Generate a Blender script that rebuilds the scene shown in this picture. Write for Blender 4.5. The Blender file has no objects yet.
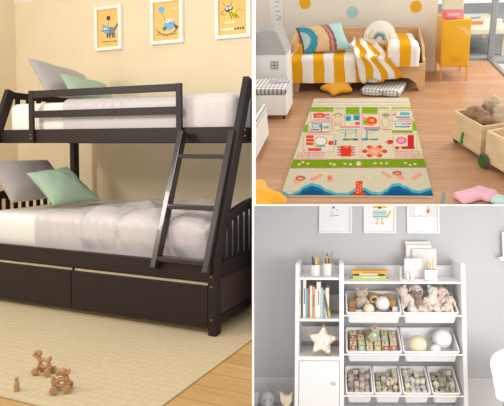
import bpy, bmesh, math, random
import numpy as np
from mathutils import Vector, Matrix, Euler, noise
random.seed(7)
C = bpy.context.scene.collection
PI = math.pi
R = math.radians
V = Vector
# ------------------------------------------------------------------ camera
F, PX, PY = 500.0, 330.0, 160.0
CAMZ = 1.15
cam = bpy.data.cameras.new('camera'); camo = bpy.data.objects.new('camera', cam); C.objects.link(camo)
camo.location = (0, 0, CAMZ); camo.rotation_euler = (R(90), 0, 0)
cam.sensor_fit = 'HORIZONTAL'; cam.sensor_width = 36.0
cam.lens = 36.0 * F / 504.0
cam.shift_x = (252.0 - PX) / 504.0
cam.shift_y = (PY - 203.0) / 504.0
cam.clip_start = 0.05; cam.clip_end = 200
bpy.context.scene.camera = camo
EYE = V((0, 0, CAMZ))
def ray(x, y): return V(((x - PX) / F, 1.0, -(y - PY) / F))
# ------------------------------------------------------------------ the three rooms, each a rigid frame
class Room:
    def __init__(s, ex, ey, ez, O):
        s.M = Matrix(((ex.x, ey.x, ez.x, O.x), (ex.y, ey.y, ez.y, O.y), (ex.z, ey.z, ez.z, O.z), (0, 0, 0, 1)))
        s.I = s.M.inverted(); s.clips = []
        s.o = s.I @ EYE
    def pl(s, x, y, ax, c):
        d = s.I.to_3x3() @ ray(x, y); i = 'xyz'.index(ax)
        return s.o + d * ((c - s.o[i]) / d[i])
def side_plane(px, keep_left):
    n = V((1, -(px - PX) / F, 0)).normalized()
    return (EYE.copy(), n if keep_left else -n)          # the normal points to the discarded side
def level_plane(py, keep_above):
    n = V((0, (py - PY) / F, 1)).normalized()
    return (EYE.copy(), -n if keep_above else n)
def frame_vp(vx, vy):
    ey = ray(vx, vy).normalized(); ex = V((ey.y, -ey.x, 0)).normalized(); return ex, ey, ex.cross(ey)
ez = V((0, -15 / 500.0, 1)).normalized(); ey = ray(515, 145).normalized(); ex = ey.cross(ez)
r = ray(209, 336); L = Room(ex, ey, ez, EYE + r * (-1.15 / r.dot(ez)))
ex, ey, ez = frame_vp(369, -60); T = Room(ex, ey, ez, EYE - 1.48 * ez)
ex, ey, ez = frame_vp(335, 210); B = Room(ex, ey, ez, EYE - 1.86 * ez)
L.clips = [side_plane(252.0, True)]
T.clips = [side_plane(255.6, False), level_plane(204.2, True)]
B.clips = [side_plane(254.2, False), level_plane(205.8, False)]
# ------------------------------------------------------------------ materials
def lin(c):
    return tuple(((v / 255) / 12.92 if v / 255 <= 0.04045 else ((v / 255 + 0.055) / 1.055) ** 2.4) for v in c[:3])
MATS = {}
def mat(name, col, rough=0.6, kind=None, scale=8, amt=0.12, bump=0.0, bscale=60, col2=None, metal=0, coat=0, emit=0, alpha=1, stretch=(1, 1, 1), spec=0.5, sheen=0, trans=0):
    if name in MATS: return MATS[name]
    m = bpy.data.materials.new(name); m.use_nodes = True; MATS[name] = m
    nt = m.node_tree; b = nt.nodes['Principled BSDF']; l = nt.links
    c = (*lin(col), 1); b.inputs['Base Color'].default_value = c
    b.inputs['Roughness'].default_value = rough; b.inputs['Metallic'].default_value = metal
    b.inputs['Specular IOR Level'].default_value = spec
    b.inputs['Coat Weight'].default_value = coat
    b.inputs['Sheen Weight'].default_value = sheen
    b.inputs['Transmission Weight'].default_value = trans
    b.inputs['Alpha'].default_value = alpha
    tc = nt.nodes.new('ShaderNodeTexCoord'); mp = nt.nodes.new('ShaderNodeMapping'); mp.inputs['Scale'].default_value = stretch
    l.new(tc.outputs['Object'], mp.inputs['Vector'])
    if emit:
        b.inputs['Emission Color'].default_value = c; b.inputs['Emission Strength'].default_value = emit
    if kind == 'vc':
        a = nt.nodes.new('ShaderNodeAttribute'); a.attribute_name = 'Col'; l.new(a.outputs['Color'], b.inputs['Base Color'])
    elif kind in ('noise', 'wood'):
        n = nt.nodes.new('ShaderNodeTexNoise'); n.inputs['Scale'].default_value = scale; n.inputs['Detail'].default_value = 5
        l.new(mp.outputs[0], n.inputs['Vector'])
        rp = nt.nodes.new('ShaderNodeValToRGB'); rp.color_ramp.elements[0].position = 0.3; rp.color_ramp.elements[1].position = 0.7
        c2 = col2 or tuple(v * (1 - amt) for v in col)
        rp.color_ramp.elements[0].color = (*lin(c2), 1); rp.color_ramp.elements[1].color = c
        l.new(n.outputs['Fac'], rp.inputs[0]); l.new(rp.outputs[0], b.inputs['Base Color'])
    elif kind == 'planks':
        br = nt.nodes.new('ShaderNodeTexBrick'); l.new(mp.outputs[0], br.inputs['Vector'])
        br.inputs['Scale'].default_value = 1; br.inputs['Brick Width'].default_value = 1.4; br.inputs['Row Height'].default_value = scale
        br.inputs['Mortar Size'].default_value = 0.0018; br.inputs['Mortar Smooth'].default_value = 0.2; br.inputs['Bias'].default_value = 0
        br.offset = 0.37
        br.inputs['Color1'].default_value = c; br.inputs['Color2'].default_value = (*lin(col2), 1)
        br.inputs['Mortar'].default_value = (*lin(tuple(v * 0.72 for v in col2)), 1)
        n = nt.nodes.new('ShaderNodeTexNoise'); n.inputs['Scale'].default_value = 3; n.inputs['Detail'].default_value = 6
        mp2 = nt.nodes.new('ShaderNodeMapping'); mp2.inputs['Scale'].default_value = (1.2, 14, 1)
        l.new(tc.outputs['Object'], mp2.inputs['Vector']); l.new(mp2.outputs[0], n.inputs['Vector'])
        mx = nt.nodes.new('ShaderNodeMix'); mx.data_type = 'RGBA'; mx.blend_type = 'MULTIPLY'; mx.inputs[0].default_value = 0.5
        rp = nt.nodes.new('ShaderNodeValToRGB'); rp.color_ramp.elements[0].position = 0.3; rp.color_ramp.elements[0].color = (0.62, 0.58, 0.54, 1)
        rp.color_ramp.elements[1].position = 0.65; rp.color_ramp.elements[1].color = (1, 1, 1, 1)
        l.new(n.outputs['Fac'], rp.inputs[0]); l.new(br.outputs['Color'], mx.inputs[6]); l.new(rp.outputs[0], mx.inputs[7])
        l.new(mx.outputs[2], b.inputs['Base Color'])
    elif kind == 'stripes':      # broad cloth stripes along local x
        sp = nt.nodes.new('ShaderNodeSeparateXYZ'); l.new(mp.outputs[0], sp.inputs[0])
        nz = nt.nodes.new('ShaderNodeTexNoise'); nz.inputs['Scale'].default_value = 4; l.new(mp.outputs[0], nz.inputs['Vector'])
        ad = nt.nodes.new('ShaderNodeMath'); ad.operation = 'MULTIPLY_ADD'; l.new(nz.outputs['Fac'], ad.inputs[0]); ad.inputs[1].default_value = 0.05; l.new(sp.outputs[0], ad.inputs[2])
        fr = nt.nodes.new('ShaderNodeMath'); fr.operation = 'DIVIDE'; fr.inputs[1].default_value = scale; l.new(ad.outputs[0], fr.inputs[0])
        f2 = nt.nodes.new('ShaderNodeMath'); f2.operation = 'FRACT'; l.new(fr.outputs[0], f2.inputs[0])
        gt = nt.nodes.new('ShaderNodeMath'); gt.operation = 'GREATER_THAN'; gt.inputs[1].default_value = 0.5; l.new(f2.outputs[0], gt.inputs[0])
        mx = nt.nodes.new('ShaderNodeMix'); mx.data_type = 'RGBA'; mx.inputs[6].default_value = c; mx.inputs[7].default_value = (*lin(col2), 1)
        l.new(gt.outputs[0], mx.inputs[0]); l.new(mx.outputs[2], b.inputs['Base Color'])
    elif kind == 'plaid':
        sp = nt.nodes.new('ShaderNodeSeparateXYZ'); l.new(mp.outputs[0], sp.inputs[0]); outs = []
        for k in (0, 1, 2):
            d = nt.nodes.new('ShaderNodeMath'); d.operation = 'DIVIDE'; d.inputs[1].default_value = scale * (1 if k else 0.8); l.new(sp.outputs[k], d.inputs[0])
            f2 = nt.nodes.new('ShaderNodeMath'); f2.operation = 'FRACT'; l.new(d.outputs[0], f2.inputs[0])
            gt = nt.nodes.new('ShaderNodeMath'); gt.operation = 'GREATER_THAN'; gt.inputs[1].default_value = 0.72; l.new(f2.outputs[0], gt.inputs[0]); outs.append(gt)
        m1 = nt.nodes.new('ShaderNodeMath'); m1.operation = 'ADD'; l.new(outs[0].outputs[0], m1.inputs[0]); l.new(outs[1].outputs[0], m1.inputs[1])
        m2 = nt.nodes.new('ShaderNodeMath'); m2.operation = 'MAXIMUM'; l.new(m1.outputs[0], m2.inputs[0]); l.new(outs[2].outputs[0], m2.inputs[1])
        m3 = nt.nodes.new('ShaderNodeMath'); m3.operation = 'MULTIPLY'; m3.inputs[1].default_value = 0.45; m3.use_clamp = True; l.new(m2.outputs[0], m3.inputs[0])
        mx = nt.nodes.new('ShaderNodeMix'); mx.data_type = 'RGBA'; mx.inputs[6].default_value = c; mx.inputs[7].default_value = (*lin(col2), 1)
        l.new(m3.outputs[0], mx.inputs[0]); l.new(mx.outputs[2], b.inputs['Base Color'])
    elif kind == 'quilt':        # small honeycomb relief, with shade in its grooves also put into the colour
        vo = nt.nodes.new('ShaderNodeTexVoronoi'); vo.inputs['Scale'].default_value = scale; l.new(mp.outputs[0], vo.inputs['Vector'])
        vo.inputs['Randomness'].default_value = 0.25
        rp = nt.nodes.new('ShaderNodeValToRGB'); rp.color_ramp.elements[0].color = c; rp.color_ramp.elements[1].color = (*lin(col2), 1)
        rp.color_ramp.elements[0].position = .25; rp.color_ramp.elements[1].position = .7
        l.new(vo.outputs['Distance'], rp.inputs[0]); l.new(rp.outputs[0], b.inputs['Base Color'])
        bp = nt.nodes.new('ShaderNodeBump'); bp.inputs['Strength'].default_value = 0.5; bp.inputs['Distance'].default_value = 0.006
        bp.invert = True
        l.new(vo.outputs['Distance'], bp.inputs['Height']); l.new(bp.outputs[0], b.inputs['Normal'])
    if bump:
        n = nt.nodes.new('ShaderNodeTexNoise'); n.inputs['Scale'].default_value = bscale; n.inputs['Detail'].default_value = 3
        l.new(mp.outputs[0], n.inputs['Vector'])
        bp = nt.nodes.new('ShaderNodeBump'); bp.inputs['Strength'].default_value = bump; bp.inputs['Distance'].default_value = 0.01
        l.new(n.outputs['Fac'], bp.inputs['Height']); l.new(bp.outputs[0], b.inputs['Normal'])
    return m
# ------------------------------------------------------------------ mesh building
class MB:
    def __init__(s): s.v = []; s.f = []; s.c = []; s.hascol = False
    def add(s, vs, fs, col=None):
        n = len(s.v); s.v += [tuple(p) for p in vs]; s.f += [tuple(n + i for i in f) for f in fs]
        s.c += [col] * len(fs)
        if col: s.hascol = True
        return s
    def box(s, x0, x1, y0, y1, z0, z1, M=None, col=None):
        vs = [V((x, y, z)) for x in (x0, x1) for y in (y0, y1) for z in (z0, z1)]
        if M: vs = [M @ v for v in vs]
        return s.add(vs, [(0, 1, 3, 2), (4, 6, 7, 5), (0, 4, 5, 1), (2, 3, 7, 6), (0, 2, 6, 4), (1, 5, 7, 3)], col)
    def cbox(s, c, sx, sy, sz, rot=(0, 0, 0), col=None):
        M = Matrix.Translation(c) @ Euler(rot).to_matrix().to_4x4()
        return s.box(-sx / 2, sx / 2, -sy / 2, sy / 2, -sz / 2, sz / 2, M, col)
    def beam(s, p, q, w, d, side=V((1, 0, 0)), col=None):
        p, q = V(p), V(q); a = (q - p).normalized(); sd = (side - a * side.dot(a)).normalized(); t = a.cross(sd)
        vs = [b + sd * i * w / 2 + t * j * d / 2 for b in (p, q) for i in (-1, 1) for j in (-1, 1)]
        return s.add(vs, [(0, 1, 3, 2), (4, 6, 7, 5), (0, 4, 5, 1), (2, 3, 7, 6), (0, 2, 6, 4), (1, 5, 7, 3)], col)
    def cyl(s, p, q, r0, r1=None, n=16, col=None, cap=True):
        r1 = r0 if r1 is None else r1
        p, q = V(p), V(q); a = (q - p).normalized(); u = a.orthogonal().normalized(); w = a.cross(u)
        vs = [b + (u * math.cos(2 * PI * k / n) + w * math.sin(2 * PI * k / n)) * rr for b, rr in ((p, r0), (q, r1)) for k in range(n)]
        fs = [(k, (k + 1) % n, n + (k + 1) % n, n + k) for k in range(n)]
        if cap: fs += [tuple(reversed(range(n))), tuple(range(n, 2 * n))]
        return s.add(vs, fs, col)
    def lathe(s, prof, n=24, o=(0, 0, 0), M=None, col=None):
        o = V(o); vs = []
        for (rr, z) in prof:
            for k in range(n): vs.append(V((rr * math.cos(2 * PI * k / n), rr * math.sin(2 * PI * k / n), z)) + o)
        if M: vs = [M @ v for v in vs]
        fs = []
        for i in range(len(prof) - 1):
            for k in range(n): fs.append((i * n + k, i * n + (k + 1) % n, (i + 1) * n + (k + 1) % n, (i + 1) * n + k))
        if prof[0][0] > 1e-6: fs.append(tuple(reversed(range(n))))
        if prof[-1][0] > 1e-6: fs.append(tuple(range((len(prof) - 1) * n, len(prof) * n)))
        return s.add(vs, fs, col)
    def ball(s, c, rx, ry=None, rz=None, n=16, rot=(0, 0, 0), col=None, bump=0):
        ry = ry or rx; rz = rz or rx; m = n // 2
        M = Matrix.Translation(V(c)) @ Euler(rot).to_matrix().to_4x4()
        vs = []; 
        for i in range(m + 1):
            th = PI * i / m
            for k in range(n):
                ph = 2 * PI * k / n
                p = V((math.sin(th) * math.cos(ph), math.sin(th) * math.sin(ph), math.cos(th)))
                if bump: p *= 1 + bump * noise.noise(p * 2.3 + V(c) * 9)
                vs.append(M @ V((p.x * rx, p.y * ry, p.z * rz)))
        fs = [(i * n + k, (i + 1) * n + k, (i + 1) * n + (k + 1) % n, i * n + (k + 1) % n) for i in range(m) for k in range(n)]
        return s.add(vs, fs, col)
    def prism(s, pts, d0, d1, M=None, col=None):      # outline in x,z; depth along y
        n = len(pts); vs = [V((x, d0, z)) for x, z in pts] + [V((x, d1, z)) for x, z in pts]
        if M: vs = [M @ v for v in vs]
        return s.add(vs, [tuple(range(n)), tuple(reversed(range(n, 2 * n)))] + [(k, n + k, n + (k + 1) % n, (k + 1) % n) for k in range(n)], col)
    def tube(s, pts, r, n=10, closed=False, col=None, rs=None):
        pts = [V(p) for p in pts]; N = len(pts); vs = []; up = None
        for i, p in enumerate(pts):
            a = (pts[(i + 1) % N] - pts[i - 1]) if closed else (pts[min(i + 1, N - 1)] - pts[max(i - 1, 0)])
            a.normalize()
            if up is None: up = a.orthogonal().normalized()
            up = (up - a * up.dot(a)).normalized(); w = a.cross(up); rr = rs[i] if rs else r
            vs += [p + (up * math.cos(2 * PI * k / n) + w * math.sin(2 * PI * k / n)) * rr for k in range(n)]
        fs = [(i * n + k, i * n + (k + 1) % n, ((i + 1) % N) * n + (k + 1) % n, ((i + 1) % N) * n + k) for i in range(N if closed else N - 1) for k in range(n)]
        if not closed: fs += [tuple(reversed(range(n))), tuple(range((N - 1) * n, N * n))]
        return s.add(vs, fs, col)
    def softbox(s, x0, x1, y0, y1, z0, z1, r, step=0.04, disp=None, bottom=True, col=None, openlo=False, openhi=False):
        faces = [(0, -1), (0, 1), (1, -1), (1, 1), (2, 1)] + ([(2, -1)] if bottom else [])
        if openlo: faces.remove((0, -1))
        if openhi: faces.remove((0, 1))
        lo = (x0, y0, z0); hi = (x1, y1, z1); key = {}; 
        def vert(p):
            c = V([min(max(p[i], lo[i] + r), hi[i] - r) for i in range(3)])
            if openlo and p[0] < lo[0] + r: c.x = p[0]
            if openhi and p[0] > hi[0] - r: c.x = p[0]
            if not bottom and p[2] < lo[2] + r: c.z = p[2]
            d = V(p) - c
            nn = d.normalized() if d.length > 1e-9 else V((0, 0, 1))
            q = c + nn * r
            if disp: q += nn * disp(q, nn)
            k = tuple(round(v, 5) for v in p)
            if k not in key: key[k] = len(s.v); s.v.append(tuple(q))
            return key[k]
        for ax, sg in faces:
            a, b = [i for i in range(3) if i != ax]
            na = max(4, int((hi[a] - lo[a]) / step)); nb = max(4, int((hi[b] - lo[b]) / step))
            def P(i, j):
                p = [0, 0, 0]; p[ax] = hi[ax] if sg > 0 else lo[ax]
                p[a] = lo[a] + (hi[a] - lo[a]) * i / na; p[b] = lo[b] + (hi[b] - lo[b]) * j / nb
                return vert(p)
            for i in range(na):
                for j in range(nb):
                    q = (P(i, j), P(i + 1, j), P(i + 1, j + 1), P(i, j + 1))
                    flip = (sg > 0) == (ax == 1)
                    s.f.append(tuple(reversed(q)) if flip else q); s.c.append(col)
        if col: s.hascol = True
        return s
    def pillow(s, c00, c10, c11, c01, th, n=18, colf=None, pinch=0.06, wr=0.006, seed=0, mask=None):
        c00, c10, c11, c01 = map(V, (c00, c10, c11, c01))
        nrm = (c10 - c00).cross(c01 - c00).normalized(); ctr = (c00 + c10 + c11 + c01) / 4
        for side in (1, -1):
            idx = {}
            for i in range(n + 1):
                for j in range(n + 1):
                    u, v = -math.cos(PI * i / n), -math.cos(PI * j / n)
                    uu = (u * (1 - pinch * (1 - v * v)) + 1) / 2; vv = (v * (1 - pinch * (1 - u * u)) + 1) / 2
                    p = (c00 * (1 - uu) + c10 * uu) * (1 - vv) + (c01 * (1 - uu) + c11 * uu) * vv
                    h = th / 2 * max(0, (1 - u ** 4)) ** 0.5 * max(0, (1 - v ** 4)) ** 0.5
                    h *= 0.75 + 0.25 * (1 - u * u) * (1 - v * v) * 1.0
                    if h > 0.001: h += wr * noise.noise(V((u * 3 + seed, v * 3, side * 2)))
                    idx[i, j] = len(s.v); s.v.append(tuple(p + nrm * side * h))
            for i in range(n):
                for j in range(n):
                    q = (idx[i, j], idx[i + 1, j], idx[i + 1, j + 1], idx[i, j + 1])
                    s.f.append(q if side > 0 else tuple(reversed(q)))
                    u, v = -math.cos(PI * (i + .5) / n), -math.cos(PI * (j + .5) / n)
                    s.c.append(colf((u + 1) / 2, (v + 1) / 2) if colf else None)
        if colf: s.hascol = True
        return s
    def puff(s, pts, th, M, nr=7, col=None):        # a stuffed cushion with outline pts (x,y), lying in the xy plane
        n = len(pts); cx = sum(p[0] for p in pts) / n; cy = sum(p[1] for p in pts) / n
        for side in (1, -1):
            base = len(s.v)
            for k in range(nr + 1):
                t = math.cos(PI / 2 * k / nr)         # 1 at rim, 0 at the centre
                for x, y in pts:
                    s.v.append(tuple(M @ V((cx + (x - cx) * t, cy + (y - cy) * t, side * th / 2 * math.sqrt(max(0, 1 - t ** 2.2))))))
            for k in range(nr):
                for i in range(n):
                    q = (base + k * n + i, base + k * n + (i + 1) % n, base + (k + 1) * n + (i + 1) % n, base + (k + 1) * n + i)
                    s.f.append(q if side > 0 else tuple(reversed(q))); s.c.append(col)
        if col: s.hascol = True
        return s
    def grid(s, nx, ny, fn, colf=None):
        b = len(s.v)
        for j in range(ny + 1):
            for i in range(nx + 1): s.v.append(tuple(fn(i / nx, j / ny)))
        for j in range(ny):
            for i in range(nx):
                a = b + j * (nx + 1) + i
                s.f.append((a, a + 1, a + nx + 2, a + nx + 1)); s.c.append(colf(i, j) if colf else None)
        if colf: s.hascol = True
        return s
WM = {}
def mesh_of(name, mb, m, world, room, smooth, bevel, weld=True, clip=True, fixn=True):
    me = bpy.data.meshes.new(name); me.from_pydata(mb.v, [], mb.f)
    cut = False
    if mb.hascol:
        at = me.color_attributes.new('Col', 'FLOAT_COLOR', 'CORNER'); buf = np.ones((len(me.loops), 4), dtype=np.float32); k = 0
        cache = {}
        for f, c in zip(mb.f, mb.c):
            c = c or (255, 255, 255)
            if c not in cache: cache[c] = lin(c)
            buf[k:k + len(f), :3] = cache[c]; k += len(f)
        at.data.foreach_set('color', buf.ravel())
    pls = []
    if clip and room:
        inv = world.inverted(); r3 = inv.to_3x3()
        for co, no in room.clips:
            lc = inv @ co; ln = (r3 @ no).normalized()
            if any((V(v) - lc).dot(ln) > 1e-4 for v in mb.v[::1]): pls.append((lc, ln))
    bm = bmesh.new(); bm.from_mesh(me)
    if weld and len(mb.f) < 60000: bmesh.ops.remove_doubles(bm, verts=bm.verts, dist=1e-5)
    if fixn and len(mb.f) < 20000: bmesh.ops.recalc_face_normals(bm, faces=bm.faces)
    for lc, ln in pls:
        res = bmesh.ops.bisect_plane(bm, geom=bm.verts[:] + bm.edges[:] + bm.faces[:], plane_co=lc, plane_no=ln, clear_outer=True, dist=1e-6)
        ed = [e for e in res['geom_cut'] if isinstance(e, bmesh.types.BMEdge)]
        if ed:
            try: bmesh.ops.holes_fill(bm, edges=ed, sides=0)
            except Exception: pass
    bm.to_mesh(me); bm.free()
    if m: me.materials.append(m)
    if smooth: me.polygons.foreach_set('use_smooth', [True] * len(me.polygons))
    return me
def link(name, me, bevel=0, smooth=False):
    o = bpy.data.objects.new(name, me); C.objects.link(o)
    if bevel:
        b = o.modifiers.new('bevel', 'BEVEL'); b.width = bevel; b.segments = 2; b.limit_method = 'ANGLE'; b.angle_limit = R(35)
    if smooth and me and me.polygons:
        try:
            me.set_sharp_from_angle(angle=R(50 if smooth is True else smooth))
        except Exception: pass
    return o
def tag(o, label, cat=None, group=None, kind=None):
    if label: o['label'] = label
    if cat: o['category'] = cat
    if group: o['group'] = group
    if kind: o['kind'] = kind
ROOMOF = {}
def thing(name, label, cat, room, loc=(0, 0, 0), rot=(0, 0, 0), group=None):
    o = bpy.data.objects.new(name, None); C.objects.link(o); o.empty_display_size = 0.05
    W = room.M @ Matrix.Translation(V(loc)) @ Euler(rot).to_matrix().to_4x4()
    o.matrix_world = W; WM[o.name] = W; ROOMOF[o.name] = room
    tag(o, label, cat, group); return o
def part(name, mb, m, parent, bevel=0, smooth=False, label=None, clip=True):
    W = WM[parent.name]; rm = ROOMOF[parent.name]
    me = mesh_of(name, mb, m, W, rm, smooth, bevel, clip=clip)
    if not me.polygons: return None
    o = link(name, me, bevel, smooth); o.parent = parent; WM[o.name] = W; ROOMOF[o.name] = rm
    if label: o['label'] = label
    return o
def single(name, mb, m, label, cat, room, loc=(0, 0, 0), rot=(0, 0, 0), group=None, bevel=0, smooth=False, kind=None, clip=True):
    W = room.M @ Matrix.Translation(V(loc)) @ Euler(rot).to_matrix().to_4x4() if not isinstance(rot, Matrix) else room.M @ Matrix.Translation(V(loc)) @ rot
    me = mesh_of(name, mb, m, W, room, smooth, bevel, clip=clip)
    if not me.polygons: return None
    o = link(name, me, bevel, smooth); o.matrix_world = W; WM[o.name] = W; ROOMOF[o.name] = room
    tag(o, label, cat, group, kind); return o
def struct(name, mb, m, room, label=None, bevel=0, parent=None, smooth=False, loc=(0, 0, 0)):
    if parent: return part(name, mb, m, parent, bevel, smooth)
    return single(name, mb, m, label, None, room, loc=loc, kind='structure', bevel=bevel, smooth=smooth)
def copy_tree(o, parent=None):
    c = o.copy(); C.objects.link(c); c.parent = parent
    for ch in list(o.children): copy_tree(ch, c)
    return c
def dup(root, room, loc, rot, label, group=None, R3=None, scale=1):
    c = copy_tree(root)
    W = room.M @ Matrix.Translation(V(loc)) @ (R3 if R3 is not None else Euler(rot).to_matrix().to_4x4()) @ Matrix.Scale(scale, 4)
    c.matrix_world = W; c['label'] = label
    if group: c['group'] = group
    return c
def put(o, room, loc, R3):
    o.matrix_world = room.M @ Matrix.Translation(V(loc)) @ R3
# ------------------------------------------------------------------ a small painter for printed and woven patterns
GL = {'A': ('010', '101', '111', '101', '101'), 'B': ('110', '101', '110', '101', '110'), 'C': ('011', '100', '100', '100', '011'), 'D': ('110', '101', '101', '101', '110'),
      'E': ('111', '100', '110', '100', '111'), 'F': ('111', '100', '110', '100', '100'), 'G': ('011', '100', '101', '101', '011'), 'H': ('101', '101', '111', '101', '101'),
      'I': ('111', '010', '010', '010', '111'), 'K': ('101', '101', '110', '101', '101'), 'L': ('100', '100', '100', '100', '111'), 'M': ('101', '111', '111', '101', '101'),
      'N': ('111', '101', '101', '101', '101'), 'O': ('111', '101', '101', '101', '111'), 'P': ('110', '101', '110', '100', '100'), 'R': ('110', '101', '110', '101', '101'),
      'S': ('011', '100', '010', '001', '110'), 'T': ('111', '010', '010', '010', '010'), 'U': ('101', '101', '101', '101', '111'), 'V': ('101', '101', '101', '101', '010'),
      'W': ('101', '101', '111', '111', '101'), 'Y': ('101', '101', '010', '010', '010'), ' ': ('000',) * 5, '!': ('010', '010', '010', '000', '010'), '.': ('000', '000', '000', '000', '010')}
class Can:                       # x to the right, y up, origin lower left, in metres
    def __init__(s, x0, x1, y0, y1, nx, ny, bg):
        s.x0, s.x1, s.y0, s.y1, s.nx, s.ny = x0, x1, y0, y1, nx, ny
        s.a = np.empty((ny, nx, 3), dtype=int); s.a[:] = bg
        xs = x0 + (np.arange(nx) + .5) / nx * (x1 - x0); ys = y0 + (np.arange(ny) + .5) / ny * (y1 - y0)
        s.X, s.Y = np.meshgrid(xs, ys)
    def rect(s, a, b, c, d, col): s.a[(s.X >= min(a, c)) & (s.X <= max(a, c)) & (s.Y >= min(b, d)) & (s.Y <= max(b, d))] = col
    def ell(s, cx, cy, rx, ry, col): s.a[((s.X - cx) / rx) ** 2 + ((s.Y - cy) / ry) ** 2 <= 1] = col
    def ring(s, cx, cy, r0, r1, col, a0=0, a1=360, k=1):
        d = np.sqrt((s.X - cx) ** 2 + ((s.Y - cy) / k) ** 2); an = np.degrees(np.arctan2(s.Y - cy, s.X - cx)) % 360
        s.a[(d >= r0) & (d <= r1) & (an >= a0) & (an <= a1)] = col
    def poly(s, pts, col):
        ins = np.zeros(s.X.shape, bool); n = len(pts)
        for i in range(n):
            (x1, y1), (x2, y2) = pts[i], pts[(i + 1) % n]
            if abs(y2 - y1) < 1e-12: continue
            ins ^= ((y1 > s.Y) != (y2 > s.Y)) & (s.X < (x2 - x1) * (s.Y - y1) / (y2 - y1) + x1)
        s.a[ins] = col
    def line(s, x1, y1, x2, y2, w, col):
        dx, dy = x2 - x1, y2 - y1; L2 = dx * dx + dy * dy + 1e-12
        t = np.clip(((s.X - x1) * dx + (s.Y - y1) * dy) / L2, 0, 1)
        s.a[np.hypot(s.X - x1 - t * dx, s.Y - y1 - t * dy) <= w / 2] = col
    def text(s, tx, x, y, h, col, sp=1.0):
        p = h / 5
        for ch in tx:
            g = GL.get(ch, GL[' '])
            for r_, row in enumerate(g):
                for c_, b in enumerate(row):
                    if b == '1': s.rect(x + c_ * p * sp, y + (4 - r_) * p, x + (c_ + 1) * p * sp, y + (5 - r_) * p, col)
            x += 4 * p * sp
    def build(s, mb, fn):        # fn(x,y)->point
        return mb.grid(s.nx, s.ny, lambda u, v: fn(s.x0 + u * (s.x1 - s.x0), s.y0 + v * (s.y1 - s.y0)), lambda i, j: tuple(int(q) for q in s.a[j, i]))
vc = mat('printed_colours', (255, 255, 255), 0.7, 'vc')
vcf = mat('woven_colours', (255, 255, 255), 0.95, 'vc', bump=0.6, bscale=220, spec=0.1)

def parts(name, mbs, m, parent, bevel=0, smooth=False, label=None):
    out = [part(name, q, m, parent, bevel, smooth, label) for q in mbs]
    return out[0]
def T1(*a, **k): return MB().tube(*a, **k)
def S1(*a, **k): return MB().ball(*a, **k)
WS = 1.0
# ================================================================== BEDROOM (left): x along the bed, y back to the wall, z up
espresso = mat('espresso_wood', (38, 25, 24), 0.5, 'wood', scale=6, amt=0.25, stretch=(2, 10, 10), spec=.35)
gloss_esp = mat('ladder_wood', (54, 40, 36), 0.28, 'wood', scale=6, amt=0.2, stretch=(8, 8, 2), coat=0.2)
wall_beige = mat('beige_paint', (230, 213, 180), 0.9, 'noise', scale=3, amt=0.02, bump=0.04, bscale=90)
white_paint = mat('white_paint', (240, 236, 228), 0.5)
WY = 1.30
XWL = L.pl(16, 60, 'y', WY).x
struct('wall_back', MB().box(XWL, 1.2, WY, WY + 0.1, -0.02, 3.0), wall_beige, L)
struct('wall_left', MB().box(XWL - .1, XWL, -1.6, WY + 0.1, -0.02, 3.0), wall_beige, L)
m = MB()
ZC = L.pl(0, 5.5, 'y', WY).z
m.prism([(0, ZC), (0, ZC + .24), (-.11, ZC + .24), (-.10, ZC + .17), (-.07, ZC + .14), (-.05, ZC + .08), (-.02, ZC + .03)], 0, 4.9, Matrix.Translation((1.2, WY, 0)) @ Matrix.Rotation(R(90), 4, 'Z'))
struct('trim_1', m, white_paint, L)
oak = mat('oak_planks', (214, 178, 120), 0.45, 'planks', scale=0.13, col2=(200, 160, 104), coat=0.1)
struct('floor', MB().box(-3.8, 1.2, -2.4, WY, -0.06, -0.012), oak, L)
rugm = mat('beige_quilted_rug', (204, 188, 155), 0.98, 'quilt', scale=24, col2=(196, 179, 146), spec=0.1)
single('area_rug', MB().softbox(-2.9, 0.262, -0.94, 1.2, -0.012, -0.001, 0.006, step=0.3), rugm, 'large beige quilted rug lying under the dark bunk bed', 'rug', L, smooth=True)
E2 = 'bunk_bed'
bed = thing('bunk_bed', 'dark espresso wooden bunk bed with a wide lower bunk, ladder and drawers', 'bunk bed', L, (0, 0, 0))
LX = -2.25; DY = 1.12; EX = .042
P_ = 0.07
# corner posts of the lower bunk
def post(x0, y0, z1): part('corner_post', MB().box(x0, x0 + .055, y0, y0 + .06, 0.0, z1), espresso, bed, bevel=.004)
post(-.05 + EX, 0.0, .47); post(LX - .005, 0.0, .47); post(-.05 + EX, DY - .06, 1.6); post(LX - .005, DY - .06, 1.6)
# slanted upper posts, front ones lean back, back ones lean forward
for x in (-.045 + EX, LX):
    a = 'upper_post'
    part(a, MB().beam((x + .022, .035, .42), (x + .022, .455, 1.60), .045, .07), espresso, bed, bevel=.004)
    # ends of the upper bunk
    part('end_rail', MB().box(x + .008, x + .035, .36, DY - .06, 1.17, 1.27), espresso, bed, bevel=.003)
    part('end_rail', MB().box(x + .008, x + .035, .44, DY - .06, 1.535, 1.59), espresso, bed, bevel=.003)
    for y in (.50, .60, .70, .80):
        part('end_slat', MB().box(x + .012, x + .03, y, y + .035, 1.27, 1.54), espresso, bed)
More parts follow.
